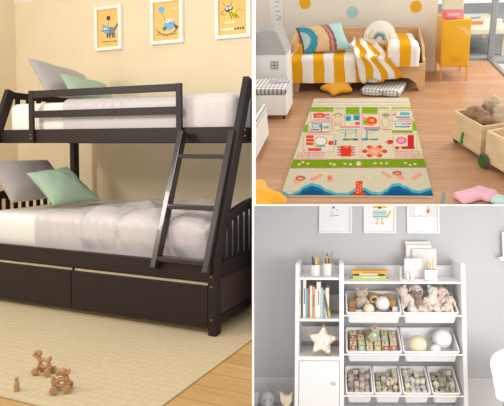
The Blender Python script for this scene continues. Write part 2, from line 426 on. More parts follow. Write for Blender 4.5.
# back posts visible below the upper bunk
# side rails of both bunks
part('side_rail', MB().box(LX + .01, -.004, .345, .372, 1.165, 1.272), espresso, bed, bevel=.004)
part('side_rail', MB().box(LX + .01, -.004, DY - .09, DY - .062, 1.165, 1.25), espresso, bed, bevel=.004)
part('side_rail', MB().box(LX + .05, -.008, 0.004, .03, .325, .435), espresso, bed, bevel=.004)
part('side_rail', MB().box(LX + .05, -.008, DY - .03, DY - .004, .30, .435), espresso, bed, bevel=.004)
part('bed_base', MB().box(LX + .05, -.05, .03, DY - .03, .33, .36), espresso, bed)
part('bed_base', MB().box(LX + .052, -.03, .374, DY - .092, 1.18, 1.205), espresso, bed)
# guard rails
for xg in (-1.865, -.475):
    g = part('guard_post', MB().box(xg, xg + .045, .325, .345, 1.165, 1.575), espresso, bed, bevel=.003)
    parts('bolt', [MB().ball((xg + .022, .323, 1.20), .007, n=8), MB().ball((xg + .022, .323, 1.23), .007, n=8)], mat('brass', (190, 150, 90), .3, metal=1), g)
part('guard_rail', MB().box(-1.82, -.475, .327, .345, 1.520, 1.573), espresso, bed, bevel=.003)
part('guard_rail', MB().box(-1.82, -.475, .327, .345, 1.362, 1.416), espresso, bed, bevel=.003)
part('guard_rail', MB().box(LX + .02, -.03, DY - .06, DY - .04, 1.50, 1.548), espresso, bed, bevel=.003)
part('guard_rail', MB().box(LX + .02, -.03, DY - .06, DY - .04, 1.37, 1.42), espresso, bed, bevel=.003)
# head and foot boards of the lower bunk: arched rail over slats above a solid panel
inset = mat('espresso_panel', (72, 50, 42), 0.35, 'wood', scale=8, amt=0.2, stretch=(10, 2, 10))
for x in (-.035 + EX, LX + .0):
    pts = []
    for k in range(13):
        t = k / 12; y = .1 + t * (DY - .2); pts.append((y, (.685 + .105 * math.sin(PI * t) ** .8)))
    low = [(y, z - .065) for y, z in reversed(pts)]
    M = Matrix.Translation((x, 0, 0)) @ Matrix(((0, 1, 0, 0), (1, 0, 0, 0), (0, 0, 1, 0), (0, 0, 0, 1)))
    part('arched_rail', MB().prism(pts + low, 0, .028, M), espresso, bed, bevel=.003)
    part('end_rail', MB().box(x, x + .028, .06, DY - .06, .33, .43), espresso, bed, bevel=.003)
    part('end_panel', MB().box(x + .004, x + .02, .06, DY - .06, .10, .33), inset, bed)
    part('end_rail', MB().box(x, x + .028, .06, DY - .06, .06, .105), espresso, bed, bevel=.003)
    n = 13
    for k in range(n):
        t = (k + .5) / n; y = .1 + t * (DY - .2); top = .635 + .105 * math.sin(PI * t) ** .8
        part('end_slat', MB().box(x + .006, x + .022, y - .016, y + .016, .43, top + .02), espresso, bed, bevel=.002)
# under-bed drawers
ply = mat('drawer_plywood', (214, 196, 160), 0.6, 'noise', scale=12, amt=.12)
for (a, b) in ((LX + .06, -1.096), (-1.09, -.012)):
    d = part('drawer', MB().box(a, b, 0.002, .022, .045, .300), espresso, bed, bevel=.003)
    part('drawer_box', MB().box(a + .01, b - .01, .022, .034, .06, .315).box(a + .02, b - .02, .034, .60, .06, .075).box(a + .02, a + .034, .034, .6, .06, .29).box(b - .034, b - .02, .034, .6, .06, .29).box(a + .02, b - .02, .586, .6, .06, .29), ply, d)
# bolts on the front right posts
bs = MB()
for z in (.30, .36, .10): bs.ball((.02, -.002, z), .007, n=8)
part('bolt', bs, MATS['brass'], bed)
bs = MB()
for (y, z) in ((.365, 1.21), (.36, 1.25)): bs.ball((.044, y, z), .007, n=8)
part('bolt', bs, MATS['brass'], bed)
# ladder
lad = part('ladder', MB().beam((-.400, .30, 1.24), (-.372, -.028, .385), .040, .055), gloss_esp, bed, bevel=.004)
part('ladder_rail', MB().beam((-.005, .30, 1.24), (.004, -.028, .385), .040, .055), gloss_esp, lad, bevel=.004)
def ladpt(z): t = (z - .385) / (1.24 - .385); return -.028 + t * .328
for z in (1.075, .755, .445):
    y = ladpt(z); xo = .02 * (z - .385) / .855
    part('rung', MB().beam((-.38 - xo, y, z), (.0 - xo * .3, y, z), .028, .05, V((0, 0, 1))), gloss_esp, lad, bevel=.003)
# bedding ---------------------------------------------------------------
sheetm = mat('white_sheet', (240, 236, 226), 0.9, bump=0.15, bscale=7, sheen=.1)
duvm = mat('mauve_grey_satin', (204, 196, 195), 0.42, bump=0.2, bscale=6, sheen=.3)
pilm = mat('taupe_pillow_cloth', (166, 157, 154), 0.6, bump=.1, bscale=5, sheen=.2)
grn = mat('sage_green_cloth', (156, 178, 154), 0.8, bump=.12, bscale=9)
def crease(q, n): return .003 * noise.noise(q * 6) 
single('mattress', MB().softbox(LX + .07, -.08, .40, DY - .115, 1.212, 1.486, .05, disp=crease), sheetm, 'white mattress on the top bunk behind the guard rail', 'mattress', L, smooth=PI and 80)
single('mattress', MB().softbox(LX + .07, -.11, .145, DY - .115, .366, .628, .05, disp=crease), sheetm, 'white sheeted wide mattress on the lower bunk', 'mattress', L, smooth=80)
def shell(x0, x1, y0, y1, z0, z1, r, disp, **k):       # a cover: soft box without its underside, with a thickness
    return MB().softbox(x0, x1, y0, y1, z0, z1, r, step=.016, disp=disp, bottom=False, **k)
def dv_up(q, n):
    w = .006 * abs(noise.noise(V((q.x * 7, q.y * 3, q.z * 2)))) + .006 * max(0, 1 - abs(q.x + 1.56) / .03)
    w += .008 * abs(noise.noise(V((q.x * 16, q.y * 5, q.z * 3 + 4))))
    for c, a in ((-1.06, .01), (-.98, .006), (-.12, .012)): w += a * math.exp(-((q.x - c + .06 * (q.z - 1.4)) / .012) ** 2)
    return w * (min(1, max(.1, (q.z - 1.24) / .08)))
single('duvet', shell(-1.57, -.055, .388, DY - .100, 1.225, 1.505, .06, dv_up, openlo=True), duvm, 'smooth mauve grey cover tucked over the top bunk mattress', 'duvet', L, smooth=80)
def dv_lo(q, n):
    u = ((q.x + .12) / .34) % 1; wr = noise.noise(V((q.x * 7, q.y * 7, q.z * 2))); wf_ = abs(noise.noise(V((q.x * 11 + q.z * 3, q.y * 2, q.z * 1.2)))) 
    seam = math.exp(-(min(u, 1 - u) * .34 / .010) ** 2)
    if n.z > .5:   # quilted squares on the top
        v = ((q.y - .06) / .34) % 1
        seam = max(seam, math.exp(-(min(v, 1 - v) * .34 / .010) ** 2))
        w = .050 * (math.sin(PI * u) * math.sin(PI * v)) ** .5 + .030 * wr + .012 * abs(noise.noise(V((q.x * 17, q.y * 17, 3)))) - .012 * seam
    else:
        w = .014 * abs(math.sin(PI * u)) ** .4 + .045 * wf_ - .010 * seam
    if n.z < .5: w *= min(1, max(.12, (q.z - .42) / .09)) * (.35 if n.x > .5 or n.y > .5 else 1)
    elif q.y < .25: w *= .5 + (q.y - .12) / .26
    if q.x < -1.10: w = w * .3 + .012 * abs(noise.noise(V((q.x * 22, q.y * 4, q.z * 3))))
    return max(w, -.006) + .016 * math.exp(-((q.x + 1.10) / .016) ** 2) + .010 * math.exp(-((q.x + 1.06) / .008) ** 2)
dvo = single('duvet', shell(-1.56, -.075, .122, DY - .085, .40, .652, .065, dv_lo, openlo=True), duvm, 'quilted mauve grey cover spread over the lower bunk', 'duvet', L, smooth=80)
part('seam_piping', MB().tube([(-1.1, .105, .46), (-1.1, .102, .56), (-1.1, .110, .62), (-1.1, .135, .660), (-1.1, .18, .671), (-1.1, .4, .672), (-1.1, .8, .672)], .0035, n=6), mat('piping_cord', (140, 128, 124), .8), dvo, smooth=True)
single('pillow', MB().pillow((-1.82, .46, 1.55), (-1.80, .98, 1.55), (-2.05, 1.04, 1.80), (-2.03, .46, 1.86), .16, wr=.012, pinch=.05), pilm,
       'taupe grey pillow leaning at the head of the top bunk', 'pillow', L, smooth=80)
single('pillow', MB().pillow((-1.60, .48, 1.54), (-1.54, .90, 1.54), (-1.68, .93, 1.685), (-1.73, .50, 1.725), .11, pinch=.07), grn,
       'sage green cushion in front of the taupe pillow on the top bunk', 'cushion', L, smooth=80)
single('pillow', MB().pillow((-1.95, .24, .70), (-1.90, .80, .70), (-2.12, .70, 1.02), (-2.15, .16, 1.03), .17, wr=.012, pinch=.05), pilm,
       'taupe grey pillow propped at the head of the lower bunk', 'pillow', L, smooth=80)
single('pillow', MB().pillow((-1.50, .22, .70), (-1.42, .60, .70), (-1.69, .52, .975), (-1.78, .23, .935), .13, pinch=.08, wr=.01, seed=4), grn,
       'sage green cushion leaning on the taupe pillow of the lower bunk', 'cushion', L, smooth=80)
# framed prints ----------------------------------------------------------
artm = vc
def framed(room, x0, x1, z0, z1, y, label, can, fw=.03, fm=white_paint, group=None, dp=.03, mt=None):
    w = thing('picture_frame', label, 'picture', room, ((x0 + x1) / 2, y, z0), group=group)
    a, b, h = -(x1 - x0) / 2, (x1 - x0) / 2, z1 - z0
    part('frame', MB().box(a, a + fw, -dp, 0, 0, h).box(b - fw, b, -dp, 0, 0, h).box(a + fw, b - fw, -dp, 0, 0, fw).box(a + fw, b - fw, -dp, 0, h - fw, h), fm, w, bevel=.003)
    part('backing_board', MB().box(a + fw, b - fw, -.008, -.001, fw, h - fw), fm, w)
    mb = MB(); can.build(mb, lambda x, z: V((a + fw + x * (b - a - 2 * fw), -.012, fw + z * (h - 2 * fw)))); part('print', mb, artm, w)
OR = (236, 190, 110); NV = (60, 66, 84); BL = (110, 176, 204); DK = (56, 50, 52)
def fpix(a, b, c_, d):
    p, q = L.pl(a, (b + d) / 2, 'y', WY), L.pl(c_, (b + d) / 2, 'y', WY); m_ = (a + c_) / 2; return p.x, q.x, L.pl(m_, d, 'y', WY).z, L.pl(m_, b, 'y', WY).z
def newcan(bg, nx=44, ny=66): return Can(0, 1, 0, 1, nx, ny, bg)
c = newcan(OR)       # a striped blue grey cat with a balloon
c.ell(.5, .77, .10, .06, NV); c.line(.5, .71, .45, .5, .02, DK)
c.ell(.56, .42, .24, .12, (140, 160, 176)); c.ell(.36, .48, .17, .10, (130, 172, 186)); c.poly([(.2, .52), (.24, .64), (.34, .56)], (130, 172, 186)); c.poly([(.4, .56), (.5, .62), (.5, .5)], (130, 172, 186))
for k in range(5): c.rect(.5 + k * .06, .33, .525 + k * .06, .52, NV)
for x in (.42, .52, .66, .74): c.rect(x, .24, x + .06, .36, NV)
c.line(.78, .46, .95, .62, .06, NV); c.ell(.30, .49, .03, .02, (250, 250, 250)); c.ell(.40, .49, .03, .02, (250, 250, 250)); c.line(.15, .45, .42, .44, .015, NV)
for k in range(13): c.rect(.14 + k * .058, .13 - .01 * (k % 2), .17 + k * .058, .16, DK)
for k in range(5): c.rect(.38 + k * .05, .07, .41 + k * .05, .09, DK)
framed(L, *fpix(96.5, 6.5, 122.8, 50.5), WY, 'white framed orange print of a striped grey cat, left of three on the beige wall', c)
c = newcan(OR)       # a blue bird with a heart balloon
c.ell(.30, .82, .13, .08, BL); c.poly([(.18, .80), (.42, .80), (.33, .70)], BL); c.line(.33, .72, .45, .5, .015, DK)
c.ell(.60, .40, .22, .13, BL); c.poly([(.74, .42), (.95, .34), (.82, .26)], (40, 90, 100)); c.poly([(.3, .34), (.5, .36), (.42, .24)], (40, 110, 120))
c.ell(.52, .51, .07, .05, (250, 250, 250)); c.ell(.66, .52, .06, .045, (250, 250, 250)); c.ell(.53, .51, .025, .02, DK); c.ell(.66, .52, .025, .02, DK)
c.poly([(.6, .48), (.75, .45), (.62, .42)], (214, 80, 50)); c.ring(.5, .32, .34, .37, DK, 190, 350, .45); c.ring(.5, .36, .4, .42, DK, 180, 350, .5)
for k in range(14): c.rect(.12 + k * .055, .11 + .008 * abs(k - 7), .15 + k * .055, .14 + .008 * abs(k - 7), DK)
for k in range(4): c.rect(.6 + k * .06, .8 + .02 * (k % 2), .63 + k * .06, .83, (250, 240, 220))
framed(L, *fpix(152, -1, 184, 44), WY, 'white framed orange print of a blue bird, middle of three on the beige wall', c)
c = newcan(OR)       # a striped bee
c.ell(.36, .72, .15, .09, NV); c.ell(.3, .74, .05, .04, (250, 250, 250)); c.ell(.41, .75, .05, .04, (250, 250, 250)); c.ell(.3, .74, .02, .015, DK); c.ell(.41, .75, .02, .015, DK)
c.ell(.50, .57, .18, .11, (240, 214, 60)); 
for k in range(4): c.line(.36 + k * .08, .66 - k * .03, .46 + k * .08, .46 - k * .0, .03, (50, 70, 40))
c.ring(.2, .62, .08, .11, NV, 90, 300, .6); c.ring(.72, .62, .10, .12, NV, 0, 200, .6); c.line(.25, .8, .15, .9, .02, DK); c.line(.42, .82, .48, .92, .02, DK)
for k in range(3): c.rect(.24 + k * .12, .32, .30 + k * .12, .38, (250, 246, 230))
for k in range(9): c.rect(.10 + k * .09, .13, .165 + k * .09, .19 - .015 * (k % 2), (250, 246, 230) if k < 5 else NV)
framed(L, *fpix(216.5, -5, 251.2, 38.5), WY, 'white framed orange print of a striped bee, right of three on the beige wall', c)
# wooden toys -------------------------------------------------------------
toyw = mat('toy_beech', (200, 150, 104), 0.45, 'wood', scale=12, amt=.2, stretch=(3, 3, 12), coat=.15)
pegw = mat('peg_wood', (196, 156, 108), 0.5, 'wood', scale=12, amt=.15)
def wheels(t, xs, r=.017, y=.022):
    for x in xs:
        for s in (-1, 1):
            w = part('wheel', MB().cyl((x, s * y - .007, r), (x, s * y + .007, r), r, n=20), toyw, t, bevel=.002, smooth=True)
            part('hub', MB().cyl((x, s * (y + .007), r), (x, s * (y + .010), r), .005, n=10), pegw, w)
def slab(pts, y0, y1): return MB().prism(pts, y0, y1)
def ringtube(mb, cx, cz, rx, rz, r, y=0, n=24):
    return mb.tube([(cx + rx * math.cos(2 * PI * k / n), y, cz + rz * math.sin(2 * PI * k / n)) for k in range(n)], r, closed=True)
p = L.pl(44, 374, 'z', 0)
t = thing('toy_dog', 'wooden pull-along toy dog on wheels farther back on the beige rug', 'toy', L, (p.x, p.y, 0), (0, 0, R(8)))
mb = MB(); ringtube(mb, .004, .055, .026, .018, .0085); mb.tube([(-.02, 0, .05), (-.028, 0, .034), (-.031, 0, .02)], .010, rs=[.011, .011, .009]); mb.tube([(.028, 0, .05), (.034, 0, .034), (.034, 0, .02)], .010, rs=[.011, .011, .009])
part('body', mb, toyw, t, smooth=True)
mb = MB(); mb.tube([(-.018, 0, .062), (-.028, 0, .078), (-.034, 0, .092)], .011, rs=[.011, .010, .012]); ringtube(mb, -.036, .098, .013, .013, .0085); mb.ball((-.052, 0, .092), .012, .009, .009)
part('head', mb, toyw, t, smooth=True)
parts('ear', [MB().ball((-.024, -.006, .104), .010, .005, .015, rot=(0, R(-20), 0)), MB().ball((-.024, .006, .104), .010, .005, .015, rot=(0, R(-20), 0))], toyw, t, smooth=True)
part('tail', MB().tube([(.026, 0, .062), (.036, 0, .074), (.040, 0, .092)], .007, rs=[.008, .008, .007]), toyw, t, smooth=True)
wheels(t, (-.034, .036))
p = L.pl(61.5, 391.5, 'z', 0)
t = thing('toy_dog', 'wooden pull-along toy dog on wheels nearest the rug edge', 'toy', L, (p.x, p.y, 0), (0, 0, R(35)))
mb = MB(); ringtube(mb, 0, .042, .024, .016, .010); mb.tube([(-.03, 0, .03), (-.033, 0, .052), (-.034, 0, .072)], .009, rs=[.010, .012, .007]); mb.tube([(.028, 0, .02), (.026, 0, .045), (.016, 0, .072)], .012, rs=[.010, .014, .013])
part('body', mb, toyw, t, smooth=True)
mb = MB(); mb.ball((.006, 0, .092), .020, .015, .018); mb.ball((.026, 0, .086), .013, .010, .010)
part('head', mb, toyw, t, smooth=True)
parts('ear', [MB().ball((-.012, -.012, .092), .008, .005, .014), MB().ball((-.012, .012, .092), .008, .005, .014), MB().ball((.034, 0, .098), .006, .006, .008)], toyw, t, smooth=True)
wheels(t, (-.028, .028), r=.018, y=.024)
p = L.pl(16.8, 390.5, 'z', 0)
t = thing('peg_figure', 'small plain wooden peg figure standing alone on the rug', 'toy', L, (p.x, p.y, 0))
part('body', MB().lathe([(.0115, 0), (.012, .004), (.0118, .03), (.009, .042), (.006, .048)], n=20), pegw, t, smooth=True)
part('head', MB().ball((0, 0, .056), .0095), pegw, t, smooth=True)
# ================================================================== PLAYROOM (upper right): x right, y back to the bed wall, z up
tfl = mat('warm_oak_planks', (204, 158, 120), 0.42, 'planks', scale=0.17, col2=(188, 139, 102), coat=.12)
creamw = mat('cream_paint', (234, 228, 216), .9, 'noise', scale=2, amt=.02)
struct('floor', MB().box(-2.4, 1.62, 2.3, 6.62, -.05, 0), tfl, T)
struct('wall_back', MB().box(-2.2, .80, 6.12, 6.22, -.0, 1.85), creamw, T)
gfr = mat('grey_aluminium', (150, 154, 156), .4, metal=.4)
w1 = thing('window_1', None, None, T, (1.57, 6.6, 0)); w1['kind'] = 'structure'
part('window_frame', MB().box(-.04, .03, -.03, .04, 0, 1.6), gfr, w1, bevel=.004)
part('track', MB().box(-.025, .025, -3.4, 0, .001, .02), gfr, w1, bevel=.003)
part('pane', MB().box(-.004, .004, -3.4, -.03, .02, 1.5), mat('clear_glass', (236, 242, 244), .02, trans=1.0, alpha=.12), w1)
patio = mat('grey_paving', (158, 164, 164), .9, 'noise', scale=3, amt=.15, stretch=(1, 4, 1))
struct('floor', MB().box(-.5, 5.5, 6.64, 13.0, -.06, -.02), patio, T)
struct('trim_1', MB().box(.82, 1.62, 6.6, 6.68, -.02, .012), gfr, T)
whitem = mat('white_laminate', (238, 236, 232), .45)
creamlam = mat('cream_board', (226, 214, 192), .6)
# low bench outside with books on it
p1 = T.pl(468, 31, 'y', 6.9)
bn = thing('bench', 'low cream bench beyond the yellow locker in front of the paving', 'bench', T, (p1.x - .2, 6.9, -.02))
part('bench_top', MB().box(-.25, .78, 0, 1.5, .30, .37), creamlam, bn, bevel=.008)
for x in (-.2, .68):
    for y in (.06, 1.36): part('leg', MB().box(x, x + .06, y, y + .06, 0, .30), creamlam, bn, bevel=.004)
q = T.pl(478, 25, 'z', .352)
for k, (dx, w, cc, nm, sp) in enumerate(((0, .20, (232, 120, 70), 'thick orange book lying on the cream bench', .028), (.30, .26, (240, 240, 238), 'white book lying open-edged behind the orange book on the bench', .02))):
    single('book', MB().cbox((0, 0, sp / 2), w, .14, sp), mat('book_%d' % k, cc, .6), nm, 'book', T, (q.x + dx - .02, q.y + .12 + k * .25, .352), bevel=.003)
single('tray', MB().lathe([(.0, 0), (.14, 0), (.17, .03), (.16, .03), (.135, .01), (0, .01)], n=28), mat('pale_blue_dish', (206, 220, 224), .3), 'pale blue grey dish on the far side of the bench', 'tray', T, (q.x + .02, q.y + .75, .352), smooth=True)
# bed ---------------------------------------------------------------------
plyb = mat('birch_plywood', (234, 190, 138), .5, 'wood', scale=5, amt=.12, stretch=(1, 8, 8))
tb = thing('toddler_bed', 'low birch plywood toddler bed against the cream wall', 'bed', T, (0, 0, 0))
X0, X1, Y0, Y1 = -.86, .585, 5.2, 6.02
fr = [(X0 + .03, .29), (X0 + .03, 0), (X0 + .10, 0), (X0 + .12, .09), (X0 + .17, .135), (X0 + .26, .145), (X1 - .26, .145), (X1 - .17, .135), (X1 - .10, .09), (X1 - .06, 0), (X1, 0), (X1, .29)]
part('front_panel', MB().prism(fr, Y0, Y0 + .025), plyb, tb, bevel=.003)
part('back_panel', MB().prism([(X0, .0), (X0 + .06, 0), (X0 + .1, .12), (X1 - .1, .12), (X1 - .06, 0), (X1, 0), (X1, .50), (X1 - .04, .545), (X0 + .04, .545), (X0, .50)], Y1 - .025, Y1), plyb, tb, bevel=.003)
MS = Matrix(((0, 1, 0, 0), (1, 0, 0, 0), (0, 0, 1, 0), (0, 0, 0, 1)))
for x in (X0, X1 - .025):
    part('end_panel', MB().prism([(Y0 + .025, .0), (Y0 + .09, 0), (Y0 + .12, .10), (Y1 - .12, .10), (Y1 - .08, 0), (Y1 - .026, 0), (Y1 - .026, .53), (Y1 - .10, .545), (Y1 - .25, .50), (Y0 + .17, .44), (Y0 + .11, .34), (Y0 + .025, .32)], 0, .025, Matrix.Translation((x, 0, 0)) @ MS), plyb, tb, bevel=.003)
part('bed_base', MB().box(X0 + .025, X1 - .025, Y0 + .025, Y1 - .025, .17, .20), plyb, tb)
single('mattress', MB().softbox(X0 + .05, X1 - .10, Y0 + .035, Y1 - .16, .202, .332, .04, step=.06), sheetm, 'thin white mattress under the striped blanket', 'mattress', T, smooth=80)
stripe = mat('mustard_stripes', (238, 234, 226), .9, 'stripes', scale=.225, col2=(232, 168, 30), bump=.35, bscale=9, spec=.1)
def bw(q, n):
    return .016 * noise.noise(V((q.x * 4, q.y * 5, q.z * 5))) + .008 * noise.noise(q * 14) + .010 * math.sin(q.x * 27.9) * (n.y < -.3)
bs_ = shell(X0 - .035, .16, Y0 - .045, Y1 - .10, .110, .385, .05, bw, openhi=True)
bs_.v = [(max(x, X0 + .032) if y > Y0 + .10 else x, y, max(z, .215) if y > Y0 + .10 else z) for x, y, z in bs_.v]
kp = [k for k, f in enumerate(bs_.f) if not (min(bs_.v[i][0] for i in f) < X0 + .03 and max(bs_.v[i][1] for i in f) > Y0 + .10 and min(bs_.v[i][2] for i in f) < .35)]
bs_.f = [bs_.f[k] for k in kp]; bs_.c = [bs_.c[k] for k in kp]
single('blanket', bs_, stripe, 'mustard and white striped blanket spread over the left of the low bed', 'blanket', T, smooth=80)
def bw2(q, n): return .016 * noise.noise(V((q.x * 5, q.y * 6, q.z * 5)) + V((5, 0, 0))) + .01 * noise.noise(q * 15)
single('blanket', MB().softbox(0.18, X1 - .062, Y0 - .055, Y1 - .12, .27, .50, .07, step=.03, disp=bw2, bottom=False), stripe, 'rumpled mustard and white striped duvet at the right end of the low bed', 'blanket', T, smooth=80)
# the thrown fold in the middle
rowsf = [(T.pl(353, 37, 'y', 5.62), T.pl(374, 40, 'y', 5.62)), (T.pl(353, 45, 'y', 5.30), T.pl(384, 48, 'y', 5.30)), (T.pl(355, 56, 'y', 5.10), T.pl(391, 60, 'y', 5.10)), (T.pl(361, 81, 'y', 5.09), T.pl(402, 76, 'y', 5.09))]
def fold(u, v):
    k = min(2.9999, v * 3); i = int(k); f_ = k - i; f_ = f_ * f_ * (3 - 2 * f_) * .4 + f_ * .6
    a = rowsf[i][0].lerp(rowsf[i + 1][0], f_); b = rowsf[i][1].lerp(rowsf[i + 1][1], f_); p = a.lerp(b, u)
    return p + V((0, -.5, .6)).normalized() * (.014 * math.sin(u * 17 + v * 3) + .03 * noise.noise(V((u * 4, v * 5, 1)))) + V((.05 * noise.noise(V((u * 2, v * 5, 7))), 0, .02 * noise.noise(V((u * 5, v * 3, 3)))) )
CS = ((236, 230, 220), (232, 168, 30), (238, 234, 226), (232, 168, 30), (238, 232, 224), (226, 160, 28))
fb = MB(); o_ = V((0, .5, -.6)).normalized() * .022
cf = lambda i, j: CS[min(5, i // 4)]
fb.grid(24, 30, lambda u, v: fold(u, v), cf); fb.grid(24, 30, lambda u, v: fold(u, v) + o_, cf)
fb.grid(24, 1, lambda u, v: fold(u, 0) + o_ * v, cf); fb.grid(24, 1, lambda u, v: fold(u, 1) + o_ * v, cf)
fb.grid(30, 1, lambda u, v: fold(0, u) + o_ * v, lambda i, j: CS[0]); fb.grid(30, 1, lambda u, v: fold(1, u) + o_ * v, lambda i, j: CS[5])
single('blanket', fb, vcf, 'crumpled striped fold thrown diagonally over the middle of the low bed', 'blanket', T, smooth=80)
# cushions on the bed
def rain(u, v):
    d = math.hypot(u * 1.6 + .02, (v - .42))
    if u < .035: return (90, 84, 86)
    for lim, cc in ((.34, (178, 208, 206)), (.37, (150, 120, 110)), (.60, (62, 150, 168)), (.98, (224, 188, 142)), (1.06, (176, 112, 84)), (1.13, (206, 140, 146)), (1.22, (150, 96, 88))):
        if d < lim: return cc
    return (178, 212, 208)
single('cushion', MB().pillow(T.pl(303, 54, 'y', 5.30), T.pl(352, 49, 'y', 5.38), T.pl(341, 22.5, 'y', 5.62), T.pl(295.5, 28, 'y', 5.55), .13, n=60, colf=rain, pinch=.07), vcf, 'pale blue rectangular cushion with rainbow arcs at the left of the bed', 'cushion', T, smooth=80)
arc = [(.145 * math.cos(a), .02 + .165 * math.sin(a)) for a in [PI * k / 20 for k in range(21)]] + [(-.145, -.05), (-.10, -.07), (.10, -.07), (.145, -.05)]
tt = thing('rainbow_cushion', 'arched pastel rainbow cushion in the middle of the low bed', 'cushion', T, (.115, 5.52, .50), (R(56), R(6), R(-4)))
part('cushion_body', MB().puff([(x * 1.18, y * 1.1) for x, y in arc], .10, Matrix()), mat('cream_plush', (230, 222, 210), .95, bump=.3, bscale=60), tt, smooth=80)
for r0, cc, zz in ((.142, (214, 150, 150), .030), (.115, (226, 190, 140), .046), (.09, (230, 222, 200), .053), (.068, (164, 190, 180), .056), (.045, (120, 130, 136), .056)):
    part('stripe_band', MB().tube([(r0 * math.cos(PI * k / 18), -.03 + r0 * 1.1 * math.sin(PI * k / 18), zz - .012) for k in range(19)], .0125), mat('felt_%d' % (r0 * 1000), cc, .95), tt, smooth=True)
# decals
for px, py, cc, lb in ((305, 3, (232, 172, 28), 'mustard dot decal on the cream wall above the left of the bed'), (352.3, 12.2, (166, 212, 206), 'pale aqua dot decal on the cream wall'), (416, 6.5, (232, 172, 28), 'mustard dot decal on the cream wall nearest the yellow locker')):
    q = T.pl(px, py, 'y', 6.12)
    single('wall_decal', MB().cyl((0, 0, 0), (0, -.003, 0), .068, n=40), mat('decal_%d' % cc[0], cc, .7), lb, 'wall decal', T, q, group=None)
# height chart
q = T.pl(277.5, 30, 'y', 6.115); c = Can(0, .15, 0, .8, 20, 100, (236, 236, 234))
for k in range(16): c.rect(.06, .02 + k * .05, .10 if k % 2 else .12, .026 + k * .05, (150, 150, 152))
c.rect(.09, .14, .13, .15, (60, 60, 64))
hc = thing('height_chart', 'white paper height chart hanging on the cream wall left of the bed', 'height chart', T, (q.x - .07, 6.117, q.z))
mb = MB(); c.build(mb, lambda x, z: V((x, -.004, z))); part('printed_scale', mb, vc, hc)
part('backing', MB().box(-.002, .152, -.003, 0, -.004, .8), white_paint, hc)
part('hanging_cord', MB().tube([(.15, -.006, .5), (.17, -.006, 0), (.175, -.006, -.06)], .003), white_paint, hc)
# locker --------------------------------------------------------------------
yel = mat('mustard_steel', (236, 178, 10), .35, coat=.2)
lx0, lx1, ly0, ly1 = .79, 1.10, 5.59, 6.07
lk = thing('metal_locker', 'mustard yellow metal locker on four slim legs beside the bed', 'cabinet', T, (0, 0, 0))
part('locker_body', MB().box(lx0, lx1, ly0 + .012, ly1, .155, .67), yel, lk, bevel=.006)
d = part('locker_door', MB().box(lx0 + .012, lx1 - .012, ly0, ly0 + .012, .165, .66), yel, lk, bevel=.004)
part('handle', MB().box(lx0 + .035, lx0 + .055, ly0 - .018, ly0, .41, .51), yel, d, bevel=.004)
part('lock', MB().cyl((lx0 + .045, ly0 - .006, .37), (lx0 + .045, ly0, .37), .010), mat('chrome', (200, 200, 200), .2, metal=1), d)
for z in (.225, .245, .265): part('vent', MB().box(lx0 + .10, lx0 + .22, ly0 - .008, ly0, z, z + .007), yel, d)
for x in (lx0 + .004, lx1 - .022):
    for y in (ly0 + .012, ly1 - .03): part('leg', MB().box(x, x + .018, y, y + .018, 0, .155), yel, lk, bevel=.002)
# things on the locker
c = Can(0, .22, 0, .085, 44, 17, (238, 150, 160)); c.rect(0, .01, .035, .075, (236, 110, 90)); c.text('BEADS', .06, .03, .026, (250, 236, 230), sp=1.2)
for k in range(12): c.rect(.05 + k * .013, .012, .056 + k * .013, .016, (252, 230, 226))
pb = thing('storage_box', 'pink printed cardboard box on the yellow locker', 'box', T, (.80, 5.66, .672))
part('box_body', MB().box(0, .22, 0, .20, 0, .085), mat('pink_card', (236, 156, 164), .6), pb, bevel=.002)
mb = MB(); c.build(mb, lambda x, z: V((x, -.002, z))); part('front_print', mb, vc, pb)
cb = thing('storage_box', 'see-through cream plastic box stacked on the pink box', 'box', T, (.805, 5.67, .759))
part('box_body', MB().box(0, .21, 0, .18, 0, .14), mat('frosted_plastic', (226, 218, 190), .35), cb, bevel=.006)
part('lid', MB().box(-.005, .215, -.005, .185, .14, .155), white_paint, cb, bevel=.003)
single('notebook', MB().cbox((0, 0, .007), .11, .05, .014, (0, 0, .1)), mat('magenta_cover', (206, 90, 130), .5), 'small magenta notebook at the front of the yellow locker top', 'book', T, (.885, 5.628, .672), bevel=.002)
# plaid things ----------------------------------------------------------------
plaid = mat('black_white_plaid', (236, 234, 230), .9, 'plaid', scale=.046, col2=(34, 34, 40), spec=.1)
wht = mat('white_plywood', (232, 232, 230), .45)
castm = mat('black_rubber', (30, 30, 32), .5)
def stool(x1, y0, y1, label, lab2, w=.42, h=.235, z0=.045):
    s = thing('storage_stool', label, 'storage box', T, (x1, y0, 0))
    part('box_body', MB().box(-w, 0, 0, y1 - y0, z0, h), wht, s, bevel=.004)
    for cx in (-.035, -w + .035):
        for cy in (.04, y1 - y0 - .04):
            k = part('caster', MB().cyl((cx - .009, cy, .019), (cx + .009, cy, .019), .019, n=18), castm, s, smooth=True)
            if k: part('caster_fork', MB().box(cx - .013, cx + .013, cy - .01, cy + .01, .033, .046), mat('chrome2', (170, 170, 172), .3, metal=1), k)
    single('seat_cushion', MB().softbox(x1 - w, x1 + .012, y0 - .012, y1 + .01, h + .002, h + .062, .022, step=.05), plaid, lab2, 'cushion', T, smooth=80)
stool(-.742, 4.28, 4.66, 'white wooden storage box on casters nearer the play house', 'plaid seat pad on the farther white storage box')
stool(-.82, 3.25, 3.80, 'white storage box on casters at the left edge nearest the rug', 'plaid seat pad on the nearer white storage box', h=.25)
# magazine lying on the farther stool
single('magazine', MB().cbox((0, 0, .004), .17, .12, .006, (0, 0, .3)), mat('magazine_paper', (216, 206, 210), .5, 'noise', scale=20, col2=(170, 150, 190)), 'pale magazine lying on the farther plaid seat pad', 'magazine', T, (-.83, 4.52, .299))
